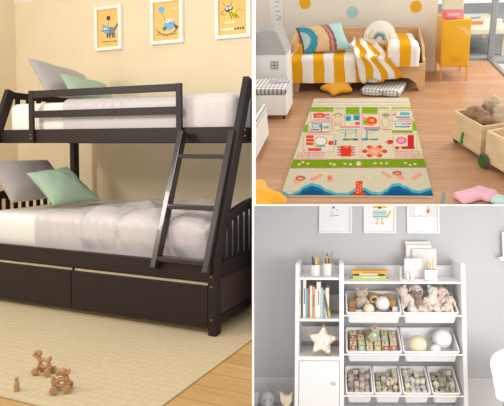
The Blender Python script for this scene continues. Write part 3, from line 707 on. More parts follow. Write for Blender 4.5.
# play house
grf = mat('grey_felt', (172, 170, 170), .95, bump=.3, bscale=30)
ph = thing('toy_house', 'white toy house with a soft grey gabled roof behind the storage boxes', 'toy house', T, (-.80, 4.80, 0))
part('walls', MB().box(-.42, .0, .0, .32, .0, .50), wht, ph, bevel=.004)
def roof(mb, o=0): 
    return mb.prism([(.006 + o, .49 - o), (-.07, .70), (-.13, .735 + o), (-.20, .725), (-.30, .70), (-.43 - o, .49 - o)], -.01, .33)
part('roof', roof(MB()), grf, ph, bevel=.006)
wd = part('window', MB().box(-.155, -.09, -.004, .0, .355, .42), mat('pale_grey_print', (200, 204, 206), .7), ph)
part('glazing_bar', MB().box(-.157, -.088, -.007, -.004, .384, .390).box(-.126, -.120, -.007, -.004, .35, .425).box(-.159, -.154, -.007, -.004, .35, .425).box(-.091, -.086, -.007, -.004, .35, .425).box(-.159, -.086, -.007, -.004, .42, .425).box(-.159, -.086, -.007, -.004, .35, .355), mat('grey_line', (110, 112, 116), .7), wd)
# star pillows
ystar = mat('mustard_velvet', (236, 172, 20), .85, bump=.2, bscale=80, sheen=.3)
def starpts(r0, r1, n=5, sub=4, a0=90):
    P = []
    raw = [((r0 if k % 2 == 0 else r1) * math.cos(R(a0 + k * 180 / n)), (r0 if k % 2 == 0 else r1) * math.sin(R(a0 + k * 180 / n))) for k in range(2 * n)]
    for k in range(2 * n):
        a, b = raw[k], raw[(k + 1) % (2 * n)]
        for j in range(sub):
            t = j / sub; P.append((a[0] * (1 - t) + b[0] * t, a[1] * (1 - t) + b[1] * t))
    # round the tips
    for _ in range(1): P = [((P[i - 1][0] + 2 * P[i][0] + P[(i + 1) % len(P)][0]) / 4, (P[i - 1][1] + 2 * P[i][1] + P[(i + 1) % len(P)][1]) / 4) for i in range(len(P))]
    return P
single('star_cushion', MB().puff(starpts(.20, .12), .11, Matrix.Translation((-.33, 5.16, .065)) @ Euler((R(8), R(-6), R(20))).to_matrix().to_4x4()), ystar, 'mustard star cushion lying half under the low bed', 'cushion', T, smooth=80)
single('star_cushion', MB().puff(starpts(.25, .15), .14, Matrix.Translation((-.725, 2.62, .075)) @ Euler((0, R(4), R(-12))).to_matrix().to_4x4()), ystar, 'mustard star cushion at the near left corner of the rug', 'cushion', T, smooth=80)
# floor cushion in plaid
a = T.pl(358, 93, 'z', 0); b = T.pl(396, 98, 'z', 0); 
single('floor_cushion', MB().softbox(-.21, .21, -.2, .22, 0, .075, .03, step=.04, disp=lambda q, n: .006 * noise.noise(q * 9)), plaid, 'black and white plaid floor cushion in front of the low bed', 'cushion', T, (.155, 5.17, .002), (0, 0, R(-14)), smooth=80)
# rug ---------------------------------------------------------------------------
def q_(cx, cy):
    w = T.pl(280 + cx / 3.15, 92 + cy / 3.15, 'z', 0.012); return (w.x, w.y)
CR = (224, 214, 190)
rx0, rx1, ry0, ry1 = -.567, .402, 2.79, 4.915
c = Can(rx0, rx1, ry0, ry1, 220, 430, CR)
nz = np.random.RandomState(3)
def Q(pts, col): c.poly([q_(*p) for p in pts], col)
def QR(x0, y0, x1, y1, col): Q([(x0, y0), (x1, y0), (x1, y1), (x0, y1)], col)
def QE(cx, cy, rx, ry, col): Q([(cx + rx * math.cos(k * PI / 16), cy + ry * math.sin(k * PI / 16)) for k in range(32)], col)
def QB(x0, y0, x1, y1, col, t=1.6): QR(x0, y0, x1, y1, col); QR(x0 + t, y0 + t, x1 - t, y1 - t, (228, 219, 198))
PK = (226, 150, 160); ORG = (226, 96, 56); TL = (60, 160, 178); GRN = (150, 184, 44); LB = (120, 188, 206); RED = (206, 56, 50); BEI = (214, 190, 158)
QR(80, 22, 440, 46, (230, 222, 204)); QR(80, 31, 440, 34, (214, 204, 180)); QR(80, 40, 440, 43, (214, 204, 180))
QR(88, 48, 168, 62, GRN); QR(170, 50, 203, 54, (190, 206, 120)); QR(207, 48, 250, 70, GRN); QR(258, 48, 308, 68, GRN); QR(312, 48, 420, 54, (176, 200, 90)); QR(342, 48, 352, 54, CR)
for x in range(90, 168, 9): QE(x, 55 + (x % 5), 1.6, 1.4, (206, 220, 140))
# upper left rooms
QB(96, 62, 162, 94, PK); QE(124, 74, 19, 8, ORG); QR(106, 68, 140, 82, ORG); QR(113, 71, 133, 79, (236, 150, 130)); QR(142, 68, 156, 76, PK); QR(142, 80, 158, 84, TL)
for x in range(104, 158, 8): QR(x, 86, x + 5, 91, PK)
QB(90, 95, 158, 130, (206, 160, 160)); QR(98, 98, 132, 102, LB); QR(100, 105, 128, 112, TL); QR(104, 106, 124, 110, (230, 230, 220)); QR(96, 117, 124, 121, TL); QR(128, 100, 133, 124, (150, 130, 150)); QR(92, 124, 155, 129, PK); QR(136, 108, 154, 116, LB)
QR(73, 103, 88, 128, GRN)
# bed room 2
QE(182, 73, 14, 6, (200, 160, 120)); QE(182, 74, 9, 3.5, CR); QR(163, 82, 166, 122, PK); QB(170, 96, 193, 122, (200, 170, 140)); QR(172, 100, 191, 108, BEI)
QB(203, 70, 255, 110, PK); QR(206, 74, 224, 92, LB); QR(209, 80, 222, 90, TL); QR(231, 72, 251, 90, LB); QR(233, 76, 249, 88, TL); QR(236, 95, 252, 104, ORG); QR(222, 97, 232, 103, (240, 190, 150)); QR(190, 108, 252, 113, PK)
QR(193, 118, 245, 121, (130, 190, 190)); QR(205, 122, 208, 145, TL); QR(238, 120, 241, 142, TL); QR(196, 127, 236, 131, (190, 200, 200)); QR(198, 147, 216, 153, TL); QR(216, 147, 230, 153, GRN); QR(230, 147, 246, 153, (40, 110, 160))
# lower left
QB(74, 134, 170, 190, (206, 160, 160)); 
for y in (137, 148, 159): QR(82, y, 106, y + 9, ORG)
QE(128, 155, 21, 14, (176, 170, 150)); QE(128, 155, 18, 11.5, (234, 230, 218)); QR(108, 167, 114, 172, (240, 180, 120)); QR(112, 169, 142, 173, TL)
QR(88, 177, 130, 186, ORG); QR(72, 180, 80, 186, (236, 170, 130)); QR(154, 155, 168, 167, ORG); QE(160, 161, 9, 7, ORG); QR(172, 152, 178, 168, TL)
def hatch(P, n):
    (ax, ay), (bx, by), (cx2, cy2), (dx, dy) = P
    for j in range(4):
        for i in range(n):
            u, v = (i + .15) / n, (j + .1) / 4; u2, v2 = (i + .7) / n, (j + .72) / 4
            f = lambda u, v: ((ax * (1 - u) + bx * u) * (1 - v) + (dx * (1 - u) + cx2 * u) * v, (ay * (1 - u) + by * u) * (1 - v) + (dy * (1 - u) + cy2 * u) * v)
            Q([f(u, v), f(u2, v), f(u2, v2), f(u, v2)], (220, 128, 152))
hatch([(56, 190), (142, 190), (140, 214), (46, 214)], 13); hatch([(362, 186), (442, 186), (450, 212), (362, 212)], 12)
# orange table with pink chairs
for y in (172, 180, 188, 196): QR(181, y, 236, y + 4.5, (206, 100, 150))
QR(192, 169, 224, 204, ORG); QE(208, 186, 18, 14, (222, 84, 40)); QE(208, 172, 10, 4, (240, 150, 120))
# flower table
for a in range(0, 360, 60): QE(298 + 31 * math.cos(R(a)), 187 + 15 * math.sin(R(a)), 9, 6, ORG)
QE(298, 187, 21, 14, (238, 170, 140)); QE(298, 187, 10, 6, (244, 190, 160))
# middle right rooms
QB(260, 70, 314, 112, PK); QE(285, 92, 22, 15, (240, 150, 110)); QE(289, 90, 16, 11, ORG); QE(289, 90, 8, 5, (244, 180, 120)); QE(268, 96, 7, 8, GRN); QR(262, 80, 268, 88, PK)
QR(262, 112, 318, 117, (206, 160, 160)); QR(270, 118, 312, 122, TL); QR(268, 128, 300, 131, (190, 200, 200)); QR(272, 118, 275, 150, TL); QR(256, 146, 278, 153, TL); QR(279, 147, 292, 152, GRN); QR(292, 147, 308, 152, TL)
QE(334, 73, 13, 5.5, (200, 160, 120)); QE(334, 75, 9, 3.5, (150, 170, 150)); QE(333, 96, 14, 16, (206, 184, 150)); QE(333, 96, 11, 13, (228, 214, 188)); QR(322, 116, 348, 120, PK)
QB(352, 58, 418, 92, (200, 150, 170)); QR(364, 62, 366, 82, TL); QR(366, 78, 410, 82, TL); QR(378, 64, 408, 74, LB); QR(356, 66, 362, 76, PK); QR(372, 84, 414, 88, PK); QR(392, 76, 400, 80, GRN)
QB(352, 93, 418, 122, (206, 160, 160)); QR(360, 98, 396, 104, LB); QR(362, 108, 410, 112, TL); QR(366, 100, 384, 103, (230, 230, 220)); QR(398, 96, 414, 104, PK); QR(352, 122, 418, 130, GRN)
QR(418, 93, 434, 122, GRN)
QB(356, 133, 430, 184, (206, 160, 140)); QR(402, 136, 422, 180, RED); QR(362, 172, 424, 180, RED); QR(374, 172, 384, 180, (240, 190, 80)); QE(382, 153, 18, 12, (224, 140, 170)); QE(382, 153, 10, 6, (236, 180, 190)); QE(346, 158, 11, 7, (214, 60, 80)); QR(332, 156, 340, 161, PK)
# paths and borders
for x in (251, 256): QR(x, 60, x + 1.6, 236, (224, 160, 170))
QR(252.8, 62, 255.8, 236, (232, 222, 206))
Q([(20, 213), (470, 210), (480, 238), (10, 241)], (146, 172, 34)); Q([(20, 211), (470, 208), (470, 210.5), (20, 213.5)], (236, 190, 190)); Q([(10, 240), (480, 237), (480, 239), (10, 242.5)], (226, 150, 170))
for x in (60, 72, 88, 160, 172, 205, 222, 300, 318, 336, 395, 410, 425):
    QE(x, 222 + (x * 7 % 9), 5, 3, (224, 230, 180)); QE(x, 222 + (x * 7 % 9), 1.6, 1.2, (236, 150, 160))
QE(248, 226, 8, 7, (232, 214, 190))
# beach
Q([(0, 242), (490, 239), (504, 345), (-20, 345)], (219, 212, 190))
TW = (238, 178, 156)
Q([(92, 274), (128, 257), (138, 264), (102, 282)], TW); QR(149, 262, 167, 283, (240, 176, 140)); QR(152, 268, 160, 276, (226, 120, 110)); Q([(314, 252), (326, 250), (356, 268), (343, 273)], TW); Q([(409, 272), (437, 254), (452, 259), (424, 279)], TW)
Q([(40, 280), (58, 268), (72, 280), (48, 292)], TW); QE(64, 272, 16, 8, (190, 110, 130)); QE(64, 273, 10, 4, (236, 180, 100)); Q([(366, 262), (390, 262), (392, 280), (374, 276)], TW); QE(369, 256, 15, 7, (190, 110, 130)); QE(369, 257, 9, 3.5, (236, 180, 100))
def wave(y0, col):
    pts = [(-20, 400)]
    K = [(-10, 318), (8, 312), (30, 322), (55, 312), (80, 294), (100, 287), (120, 292), (150, 308), (180, 318), (210, 318), (240, 305), (262, 300), (290, 314), (315, 317), (335, 306), (355, 290), (372, 287), (395, 296), (420, 308), (440, 311), (470, 302), (500, 300)]
    for i in range(len(K) - 1):
        for t in range(4): 
            s = t / 4; s2 = s * s * (3 - 2 * s); pts.append((K[i][0] * (1 - s) + K[i + 1][0] * s, K[i][1] * (1 - s2) + K[i + 1][1] * s2 + y0))
    pts.append((520, 400)); Q(pts, col)
wave(0, (110, 186, 196)); wave(9, (16, 122, 166)); wave(20, (14, 104, 156))
Q([(239, 281), (259, 281), (262, 335), (236, 335)], (226, 96, 56)); QR(228, 320, 270, 336, (222, 84, 44))
for y in (288, 297, 306, 315): QR(242, y, 248, y + 3, (244, 190, 160)); 
for y in (292, 301, 310): QR(251, y, 257, y + 3, (244, 190, 160))
QR(246, 326, 252, 336, (244, 190, 160))
c.rect(rx0, ry0, rx0 + .008, ry1, (190, 178, 150)); c.rect(rx1 - .006, ry0, rx1, ry1, (176, 190, 90))
j = nz.normal(0, 5, (c.ny, c.nx, 1)); c.a = (np.clip((np.clip(c.a + j, 0, 255) / 255.0) ** 1.3 * 255, 0, 255)).astype(int) // 3 * 3
pr = thing('play_rug', 'printed children play rug with rooms, beach and blue waves on the wooden floor', 'rug', T, (0, 0, 0))
mb = MB(); c.build(mb, lambda x, y: V((x, y, .013)))
mb.c = mb.c
part('pile', mb, vcf, pr)
part('rug_backing', MB().box(rx0, rx1, ry0, ry1, .001, .0125), mat('rug_back', (214, 204, 180), .95), pr)
# crates ---------------------------------------------------------------------------
pine = mat('pine_boards', (238, 210, 168), .55, 'wood', scale=4, amt=.12, stretch=(1, 1, 8))
gw = mat('green_wheel', (44, 96, 34), .6); gryr = mat('grey_tyre', (92, 88, 88), .7)
def crate(A, ang, label, w=.36, d=.46, z0=.045, h=.27, wheels=((0, 1), (1, 1))):
    t = thing('toy_crate', label, 'crate', T, (A[0], A[1], 0), (0, 0, ang)); k = .016
    part('side_panel', MB().box(0, w, 0, k, z0, h), pine, t, bevel=.002); part('side_panel', MB().box(0, w, d - k, d, z0, h), pine, t, bevel=.002)
    part('end_panel', MB().box(0, k, k, d - k, z0, h), pine, t, bevel=.002); part('end_panel', MB().box(w - k, w, k, d - k, z0, h), pine, t, bevel=.002)
    part('crate_base', MB().box(k, w - k, k, d - k, z0, z0 + .012), pine, t)
    return t
def wheel(t, x, y, ax='y', r=.045):
    dd = V((0, 1, 0)) if ax == 'y' else V((1, 0, 0))
    c0 = V((x, y, r)); w = part('wheel', MB().cyl(c0 - dd * .011, c0 + dd * .011, r, n=28), gryr, t, bevel=.003, smooth=True)
    part('wheel_disc', MB().cyl(c0 - dd * .014, c0 - dd * .011, r * .84, n=24).cyl(c0 + dd * .011, c0 + dd * .014, r * .84, n=24), gw, w, smooth=True)
A = V((.648, 3.70)); Bc = V((.785, 3.335)); ang = math.atan2(Bc.y - A.y, Bc.x - A.x)
dr = (Bc - A).length
cr = crate((A.x, A.y), ang, 'open pine toy crate holding soft toys, farther of the two crates', w=dr, d=.40)
wheel(cr, -.012, .05, 'x', .036); wheel(cr, dr * .9, -.0 - .018, 'y', .0) if 0 else None
cr2 = crate((.800, 3.262), ang + R(4), 'open pine toy crate on green wheels at the right edge of the room', w=.46, d=.42)
wheel(cr2, -.012 + .03, -.018, 'y', .052); wheel(cr2, .40, -.018, 'y', .052)
wheel(cr2, .06, .435, 'y', .052)
# green peg on the first crate
single('toy_crocodile', MB().prism([(-.012, 0), (.012, 0), (.016, .02), (.008, .04), (.014, .06), (.02, .085), (.012, .10), (.004, .085), (-.006, .06), (-.004, .035), (-.014, .02)], -.012, 0), mat('green_paint', (40, 150, 60), .4), 'small green toy crocodile clipped to the side of the farther crate', 'toy', T,
       (A.x + (Bc.x - A.x) * .36 - .0, A.y + (Bc.y - A.y) * .36 - .004, .05), (0, 0, ang), bevel=.002)
# soft toys in the first crate
brn = mat('brown_plush', (176, 132, 98), .95, 'noise', scale=30, amt=.2, bump=.6, bscale=120, sheen=.3); crm = mat('cream_plush_toy', (216, 190, 158), .95, 'noise', scale=30, amt=.1, bump=.6, bscale=120, sheen=.3)
dx = V((math.cos(ang), math.sin(ang))); dy = V((-dx.y, dx.x))
def incr(u, v, z): return (A.x + dx.x * u + dy.x * v, A.y + dx.y * u + dy.y * v, z)
b1 = thing('teddy_bear', 'brown plush bear lying in the farther crate', 'soft toy', T, incr(.185, .12, .06), (0, 0, ang + R(20)))
part('body', MB().ball((0, 0, .13), .10, .075, .13, rot=(0, R(10), 0), bump=.1), brn, b1, smooth=True)
part('head', MB().ball((-.05, -.01, .215), .085, .07, .062, bump=.1).ball((-.115, -.02, .20), .03, .03, .025), brn, b1, smooth=True)
parts('ear', [MB().ball((-.02, -.05, .265), .025, .012, .022), MB().ball((-.02, .05, .265), .025, .012, .022)], brn, b1, smooth=True)
part('arm', MB().tube([(.03, -.05, .17), (.09, -.06, .21), (.13, -.03, .21)], .03, rs=[.035, .035, .028]), brn, b1, smooth=True)
b2 = thing('teddy_bear', 'cream plush toy slumped behind the brown bear in the farther crate', 'soft toy', T, incr(.24, .25, .085), (0, 0, ang + R(-30)))
part('body', MB().ball((0, 0, .11), .10, .08, .12, bump=.15), crm, b2, smooth=True)
part('head', MB().ball((-.03, 0, .21), .07, .065, .055, bump=.1), crm, b2, smooth=True)
parts('ear', [MB().ball((-.05, -.045, .25), .022, .012, .02), MB().ball((-.05, .045, .25), .022, .012, .02)], crm, b2, smooth=True)
b3 = thing('soft_ball', 'pale fluffy plush heap at the back of the farther crate', 'soft toy', T, incr(.10, .27, .15))
part('body', MB().ball((0, 0, .10), .08, .08, .13, bump=.3), crm, b3, smooth=True)
# pencil pouches and pencils at the front
pk = mat('pink_cloth', (236, 182, 194), .8, bump=.3, bscale=20); mint = mat('mint_cloth', (196, 216, 208), .8, bump=.3, bscale=20)
single('pencil_pouch', MB().softbox(-.09, .09, -.05, .06, 0, .045, .016, step=.02, disp=lambda q, n: .002 * noise.noise(q * 30)), pk, 'pink pencil pouch on the floor right of the rug', 'pouch', T, (.62, 2.77, .003), (0, 0, R(28)), smooth=80)
single('pencil_pouch', MB().softbox(-.07, .07, -.06, .06, 0, .045, .016, step=.02, disp=lambda q, n: .002 * noise.noise(q * 30)), pk, 'smaller pink pouch between the pink and the mint pouch', 'pouch', T, (.705, 2.80, .003), (0, 0, R(-38)), smooth=80)
single('pencil_pouch', MB().softbox(-.07, .07, -.04, .05, 0, .04, .016, step=.02, disp=lambda q, n: .002 * noise.noise(q * 30)), mint, 'mint green pencil pouch at the lower right of the floor', 'pouch', T, (.80, 2.71, .003), (0, 0, R(-35)), smooth=80)
def pencil(room, name, p, q, r, cm, label, cat='pencil', group=None, tip=(222, 184, 140)):
    p, q = V(p), V(q); a = q - p; Lg = a.length; rot = a.to_track_quat('Z', 'Y').to_matrix().to_4x4()
    t = bpy.data.objects.new(name, None); C.objects.link(t); W = room.M @ Matrix.Translation(p) @ rot; t.matrix_world = W; WM[t.name] = W; ROOMOF[t.name] = room; tag(t, label, cat, group)
    part('shaft', MB().cyl((0, 0, 0), (0, 0, Lg * .86), r, n=6), cm, t); part('tip', MB().cyl((0, 0, Lg * .86), (0, 0, Lg), r, r * .1, n=6), mat('tip_%d' % tip[0], tip, .6), t)
    return t
pencil(T, 'pencil', (.445, 2.72, .006), (.475, 2.87, .006), .006, mat('blue_pencil', (90, 160, 190), .4), 'blue pencil lying on the floor beside the rug')
# ================================================================== NURSERY CORNER (lower right): x right, y back to the grey wall, z up
greyw = mat('pale_grey_paint', (200, 200, 202), .9, 'noise', scale=2, amt=.015)
WYB = 4.9
struct('wall_back', MB().box(-1.4, 3.2, WYB, WYB + .1, -.02, 2.4), greyw, B)
wf = mat('pale_floorboards', (206, 198, 188), .5, 'planks', scale=.16, col2=(192, 182, 172))
struct('floor', MB().box(-1.4, 3.2, 2.6, WYB, -.06, 0), wf, B)
m = MB().box(-1.4, 3.2, WYB - .016, WYB, 0, .235).box(-1.4, 3.2, WYB - .022, WYB, .235, .262).box(-1.4, 3.2, WYB - .012, WYB, .262, .285)
struct('baseboard_back', m, mat('white_skirting', (226, 224, 224), .5), B, bevel=.004)
lam = mat('white_shelf_board', (247, 245, 245), .4)
YF, YB = 4.5, 4.87
un = thing('toy_storage_unit', 'white toy storage unit with book shelves, a door and three rows of tilted bins', 'shelving unit', B, (0, YF, 0))
D = YB - YF
def side(x0, x1, top=1.388):
    M = Matrix.Translation((x0, 0, 0)) @ MS
    return MB().prism([(0, 0), (D, 0), (D, top), (.02, top), (0, top - .02)], 0, x1 - x0, M)
XL, XD, XR = -.35, .056, 1.112
part('side_panel', side(XL, XL + .034), lam, un, bevel=.002)
part('divider_panel', side(XD - .018, XD + .022), lam, un, bevel=.002)
part('side_panel', side(XR, XR + .036), lam, un, bevel=.002)
part('back_panel', MB().box(XL + .034, XD - .018, D - .012, D, 1.22, 1.335), lam, un, bevel=.002)
part('back_panel', MB().box(XD + .022, XR, D - .012, D, 1.20, 1.335), lam, un, bevel=.002)
part('shelf', MB().box(XL + .034, XD - .018, .0, D - .012, 1.245, 1.265), lam, un, bevel=.002)
part('shelf', MB().box(XD + .022, XR, .0, D - .012, 1.213, 1.231), lam, un, bevel=.002)
part('shelf', MB().box(XL + .034, XD - .018, .0, D - .012, .888, .908), lam, un, bevel=.002)
part('shelf', MB().box(XL + .034, XD - .018, .0, D - .012, .556, .590), lam, un, bevel=.002)
part('back_strip', MB().box(XL + .034, XD - .018, D - .012, D, .88, 1.06), lam, un)
part('back_strip', MB().box(XL + .034, XD - .018, D - .012, D, .63, .765), lam, un)
part('back_panel', MB().box(XL + .034, XD - .018, D - .012, D, .05, .56), lam, un)
part('bottom_board', MB().box(XL + .034, XD - .018, 0.02, D - .012, .05, .07).box(XD + .022, XR, 0.02, D - .012, .05, .07), lam, un)
dr = part('door', MB().box(XL + .038, XD - .022, -.002, .016, .08, .552), lam, un, bevel=.003)
part('knob', MB().lathe([(.007, 0), (.007, .012), (.017, .018), (.017, .025), (.008, .030), (0, .030)], n=20, M=Matrix.Translation((XD - .065, -.002, .374)) @ Matrix.Rotation(R(90), 4, 'X')), mat('pearl_knob', (205, 203, 203), .25), dr, smooth=True)
TILT = R(26)
rows = (.965, .634, .287)
for z in rows:
    part('bin_rail', MB().cyl((XD + .022, .010, z - .028), (XR, .010, z - .028), .007, n=12), lam, un, smooth=True)
    part('bin_rail', MB().cyl((XD + .022, .316, z + .10), (XR, .316, z + .10), .007, n=12), lam, un, smooth=True)
# bins
binm = mat('white_bin_plastic', (250, 249, 249), .35)
def rr(w, l, r, z, y0=0, n=5):
    P = []
    for cx, cy, a0 in ((w / 2 - r, l - r, 0), (-w / 2 + r, l - r, 90), (-w / 2 + r, r, 180), (w / 2 - r, r, 270)):
        for k in range(n + 1): a = R(a0 + 90 * k / n); P.append(V((cx + r * math.cos(a), y0 + cy + r * math.sin(a), z)))
    return P
def bin_mesh(w, l=.325, d=.125):
    mb = MB(); tp = .026
    loops = [rr(w, l, .02, -.016), rr(w, l, .02, 0), rr(w - .022, l - .022, .016, 0, .011), rr(w - .03 - tp, l - .03 - tp, .016, -d + .004, .015 + tp / 2), ]
    out = [rr(w, l, .02, -.016), rr(w - .022, l - .022, .02, -.016, .011), rr(w - .022 - tp, l - .022 - tp, .02, -d, .011 + tp / 2)]
    for LL in (loops, out):
        b = len(mb.v); n = len(LL[0])
        for lp in LL: mb.v += [tuple(p) for p in lp]
        fs = []
        for i in range(len(LL) - 1):
            for k in range(n): fs.append((b + i * n + k, b + i * n + (k + 1) % n, b + (i + 1) * n + (k + 1) % n, b + (i + 1) * n + k))
        fs.append(tuple(b + (len(LL) - 1) * n + k for k in range(n)))
        mb.f += fs; mb.c += [None] * len(fs)
    return mb
BINW = {}
def bin_frame(xc, z): return Matrix.Translation((xc, YF - .005, z)) @ Matrix.Rotation(TILT, 4, 'X')
def place_bin(xc, z, w, label, group):
    M = bin_frame(xc, z)
    if w not in BINW:
        BINW[w] = single('toy_bin', bin_mesh(w), binm, label, 'bin', B, (xc, YF - .005, z), Matrix.Rotation(TILT, 4, 'X'), group, smooth=40)
    else: dup(BINW[w], B, (xc, YF - .005, z), None, label, group, R3=Matrix.Rotation(TILT, 4, 'X'))
    return M
XB = (.343, .842); XS = (.214, .460, .710, .962)
G1, G2 = 'wide white bins of the storage unit', 'small white bins in the bottom row'
M11 = place_bin(XB[0], rows[0], .490, 'wide white bin of wooden toys and balls, top row left', G1)
M12 = place_bin(XB[1], rows[0], .490, 'wide white bin heaped with soft toys, top row right', G1)
M21 = place_bin(XB[0], rows[1], .490, 'wide white bin of letter blocks, middle row left', G1)
M22 = place_bin(XB[1], rows[1], .490, 'wide white bin holding three balls, middle row right', G1)
MSM = [place_bin(XS[i], rows[2], .240, l, G2) for i, l in enumerate(('small white bin of mauve grey blocks, leftmost in the bottom row', 'small white bin with a cross-tied block on top, second in the bottom row', 'small white bin of pale cream blocks, third in the bottom row', 'small white bin of mixed stone coloured blocks, rightmost in the bottom row'))]
def inbin(M, x, y, z, rot=(0, 0, 0)):
    """position and rotation of something lying in a tilted bin"""
    W = M @ Matrix.Translation((x, y, z)) @ Euler(rot).to_matrix().to_4x4()
    return W.to_translation(), W.to_quaternion().to_matrix().to_4x4()
def inb(name, mb, m, label, cat, M, x, y, z, rot=(0, 0, 0), group=None, bevel=0, smooth=False):
    l, r3 = inbin(M, x, y, z, rot); return single(name, mb, m, label, cat, B, l, r3, group, bevel=bevel, smooth=smooth)
# --- small blocks of the bottom row
cols = {0: [(222, 204, 194), (232, 218, 208), (190, 170, 158)], 1: [(240, 230, 206), (228, 218, 192), (200, 186, 156)], 2: [(242, 236, 222), (228, 222, 212), (232, 220, 198)], 3: [(206, 196, 176), (242, 234, 216), (178, 168, 150)]}
labs = ('mauve grey wooden block in the leftmost small bin', 'cream wooden block in the second small bin', 'pale cream wooden block in the third small bin', 'stone coloured wooden block in the rightmost small bin')
for i, M in enumerate(MSM):
    protos = []
    for k, cc in enumerate(cols[i]):
        protos.append(None)
    for lay in (0, 1, 2):
        nx_, ny_ = (4, 5) if lay else (3, 5)
        for a in range(nx_):
            for b in range(ny_):
                if lay == 2 and (random.random() < .55 or b < 1): continue
                k = random.randrange(3); x = (a + .5 - nx_ / 2) * (.192 / nx_); y = .055 + b * .051; z = (-.098, -.052, -.008)[lay] + random.uniform(-.004, .004)
                rot = (random.uniform(-.35, .35), random.uniform(-.35, .35), random.uniform(-.6, .6)) if lay else (0, 0, 0)
                if protos[k] is None:
                    s = .041
                    mb = MB().cbox((0, 0, 0), s, s, s) if k != 2 else MB().cbox((0, 0, 0), s * 1.1, s * .8, s * 1.0)
                    protos[k] = inb('wooden_block', mb, mat('block_%d_%d' % (i, k), cols[i][k], .65, 'noise', scale=25, amt=.25), labs[i], 'toy block', M, x, y, z, rot, 'blocks of small bin ' + ('one', 'two', 'three', 'four')[i], bevel=.003)
                else:
                    l, r3 = inbin(M, x, y, z, rot); dup(protos[k], B, l, None, labs[i], None, R3=r3)
# ties on a block in the second bin
l, r3 = inbin(MSM[1], .02, .10, .028, (0, 0, .2)); tb2 = thing('tied_block', 'white block tied with a brown cross ribbon on top of the second small bin', 'toy block', B, l); tb2.matrix_world = B.M @ Matrix.Translation(l) @ r3; WM[tb2.name] = tb2.matrix_world.copy()
part('block', MB().cbox((0, 0, 0), .06, .036, .036), mat('cream_block', (228, 220, 204), .6), tb2, bevel=.003)
part('ribbon', MB().cbox((0, 0, 0), .008, .038, .038).cbox((0, 0, 0), .062, .008, .038), mat('brown_ribbon', (150, 120, 90), .7), tb2)
# --- letter blocks
lc = {'red': ((196, 62, 66), (236, 226, 214)), 'cream': ((222, 208, 176), (160, 146, 120)), 'green': ((176, 198, 110), (236, 232, 210)), 'teal': ((140, 200, 204), (240, 240, 236)), 'wood': ((214, 192, 152), (176, 130, 96))}
def letter_block(kind, ch, M, x, y, z, rot, label, s=.060):
    l, r3 = inbin(M, x, y, z, rot)
    t = thing('letter_block', label, 'toy block', B, l); t.matrix_world = B.M @ Matrix.Translation(l) @ r3; WM[t.name] = t.matrix_world.copy()
    fr_, bg = lc[kind]
    part('cube_body', MB().cbox((0, 0, 0), s, s, s), mat('block_wood', (222, 204, 168), .6, 'noise', scale=20, amt=.1), t, bevel=.003)
    mb = MB(); h = s / 2 - .003; w = h - .002
    c = Can(-w, w, -w, w, 11, 11, fr_); c.rect(-w * .62, -w * .62, w * .62, w * .62, bg if kind in ('cream', 'wood') else fr_)
    ink = bg if kind not in ('cream', 'wood') else (150, 120, 92)
    if kind in ('cream', 'wood'): c.rect(-w * .62, -w * .62, w * .62, w * .62, (232, 222, 196))
    c.text(ch, -w * .48, -w * .7, w * 1.4, ink, sp=1.1)
    c.build(mb, lambda a, b: V((a, -s / 2 - .0006, b))); 
    c.build(mb, lambda a, b: V((a, b, s / 2 + .0006)))
    part('printed_letter', mb, vc, t)
grid = [['red', 'teal', 'cream', 'green', 'red', 'red'], ['cream', 'green', 'cream', 'wood', 'cream', 'cream'], ['red', 'cream', 'teal', 'cream', 'teal', 'cream'], ['cream', 'red', 'wood', 'cream', 'wood', 'wood']]
letters = ['BHRNAM', 'OLCTES', 'BKYEUI', 'PMSGDF']
rown = ('front row', 'second row', 'third row', 'back row'); cnm = ('far left', 'second from left', 'third from left', 'third from right', 'second from right', 'far right')
for b in range(4):
    for a in range(6):
        kind = grid[b][a]; x = (a - 2.5) * .0715; y = .064 + b * .067
        letter_block(kind, letters[b][a], M21, x, y, -.046 + random.uniform(-.003, .004) + b * .002, (random.uniform(-.06, .06), random.uniform(-.05, .05), random.uniform(-.12, .12)),
                     '%s letter block in the middle row bin, %s, %s' % ({'red': 'red', 'cream': 'cream', 'green': 'lime green', 'teal': 'teal', 'wood': 'plain wood'}[kind], rown[b], cnm[a]))
letter_block('teal', 'W', M21, .0, .15, .034, (R(20), R(10), R(45)), 'teal letter block turned corner-on atop the pile of letter blocks')
letter_block('cream', 'V', M21, .02, .235, .034, (R(10), R(-12), R(20)), 'cream letter block perched at the back on top of the letter blocks')
pearl = mat('pearl_plastic', (236, 235, 236), .18, coat=.3); ivory = mat('ivory_plastic', (230, 218, 186), .25, coat=.2); beech = mat('pale_beech', (216, 184, 140), .55, 'noise', scale=15, amt=.15); tan = mat('tan_wood', (200, 150, 96), .55, 'noise', scale=15, amt=.15)
cardb = mat('pale_stone_wood', (206, 190, 168), .65, 'noise', scale=25, amt=.18)
# balls in the middle right bin
inb('ball', MB().ball((0, 0, 0), .083, n=40), ivory, 'large ivory ball at the left of the ball bin', 'ball', M22, -.105, .115, -.024, smooth=True)
inb('ball', MB().ball((0, 0, 0), .088, n=40), pearl, 'large pearl white ball at the right of the ball bin', 'ball', M22, .125, .185, -.012, smooth=True)
inb('ball', MB().ball((0, 0, 0), .052, n=32), pearl, 'small white ball between the two large balls', 'ball', M22, .048, .078, -.052, smooth=True)
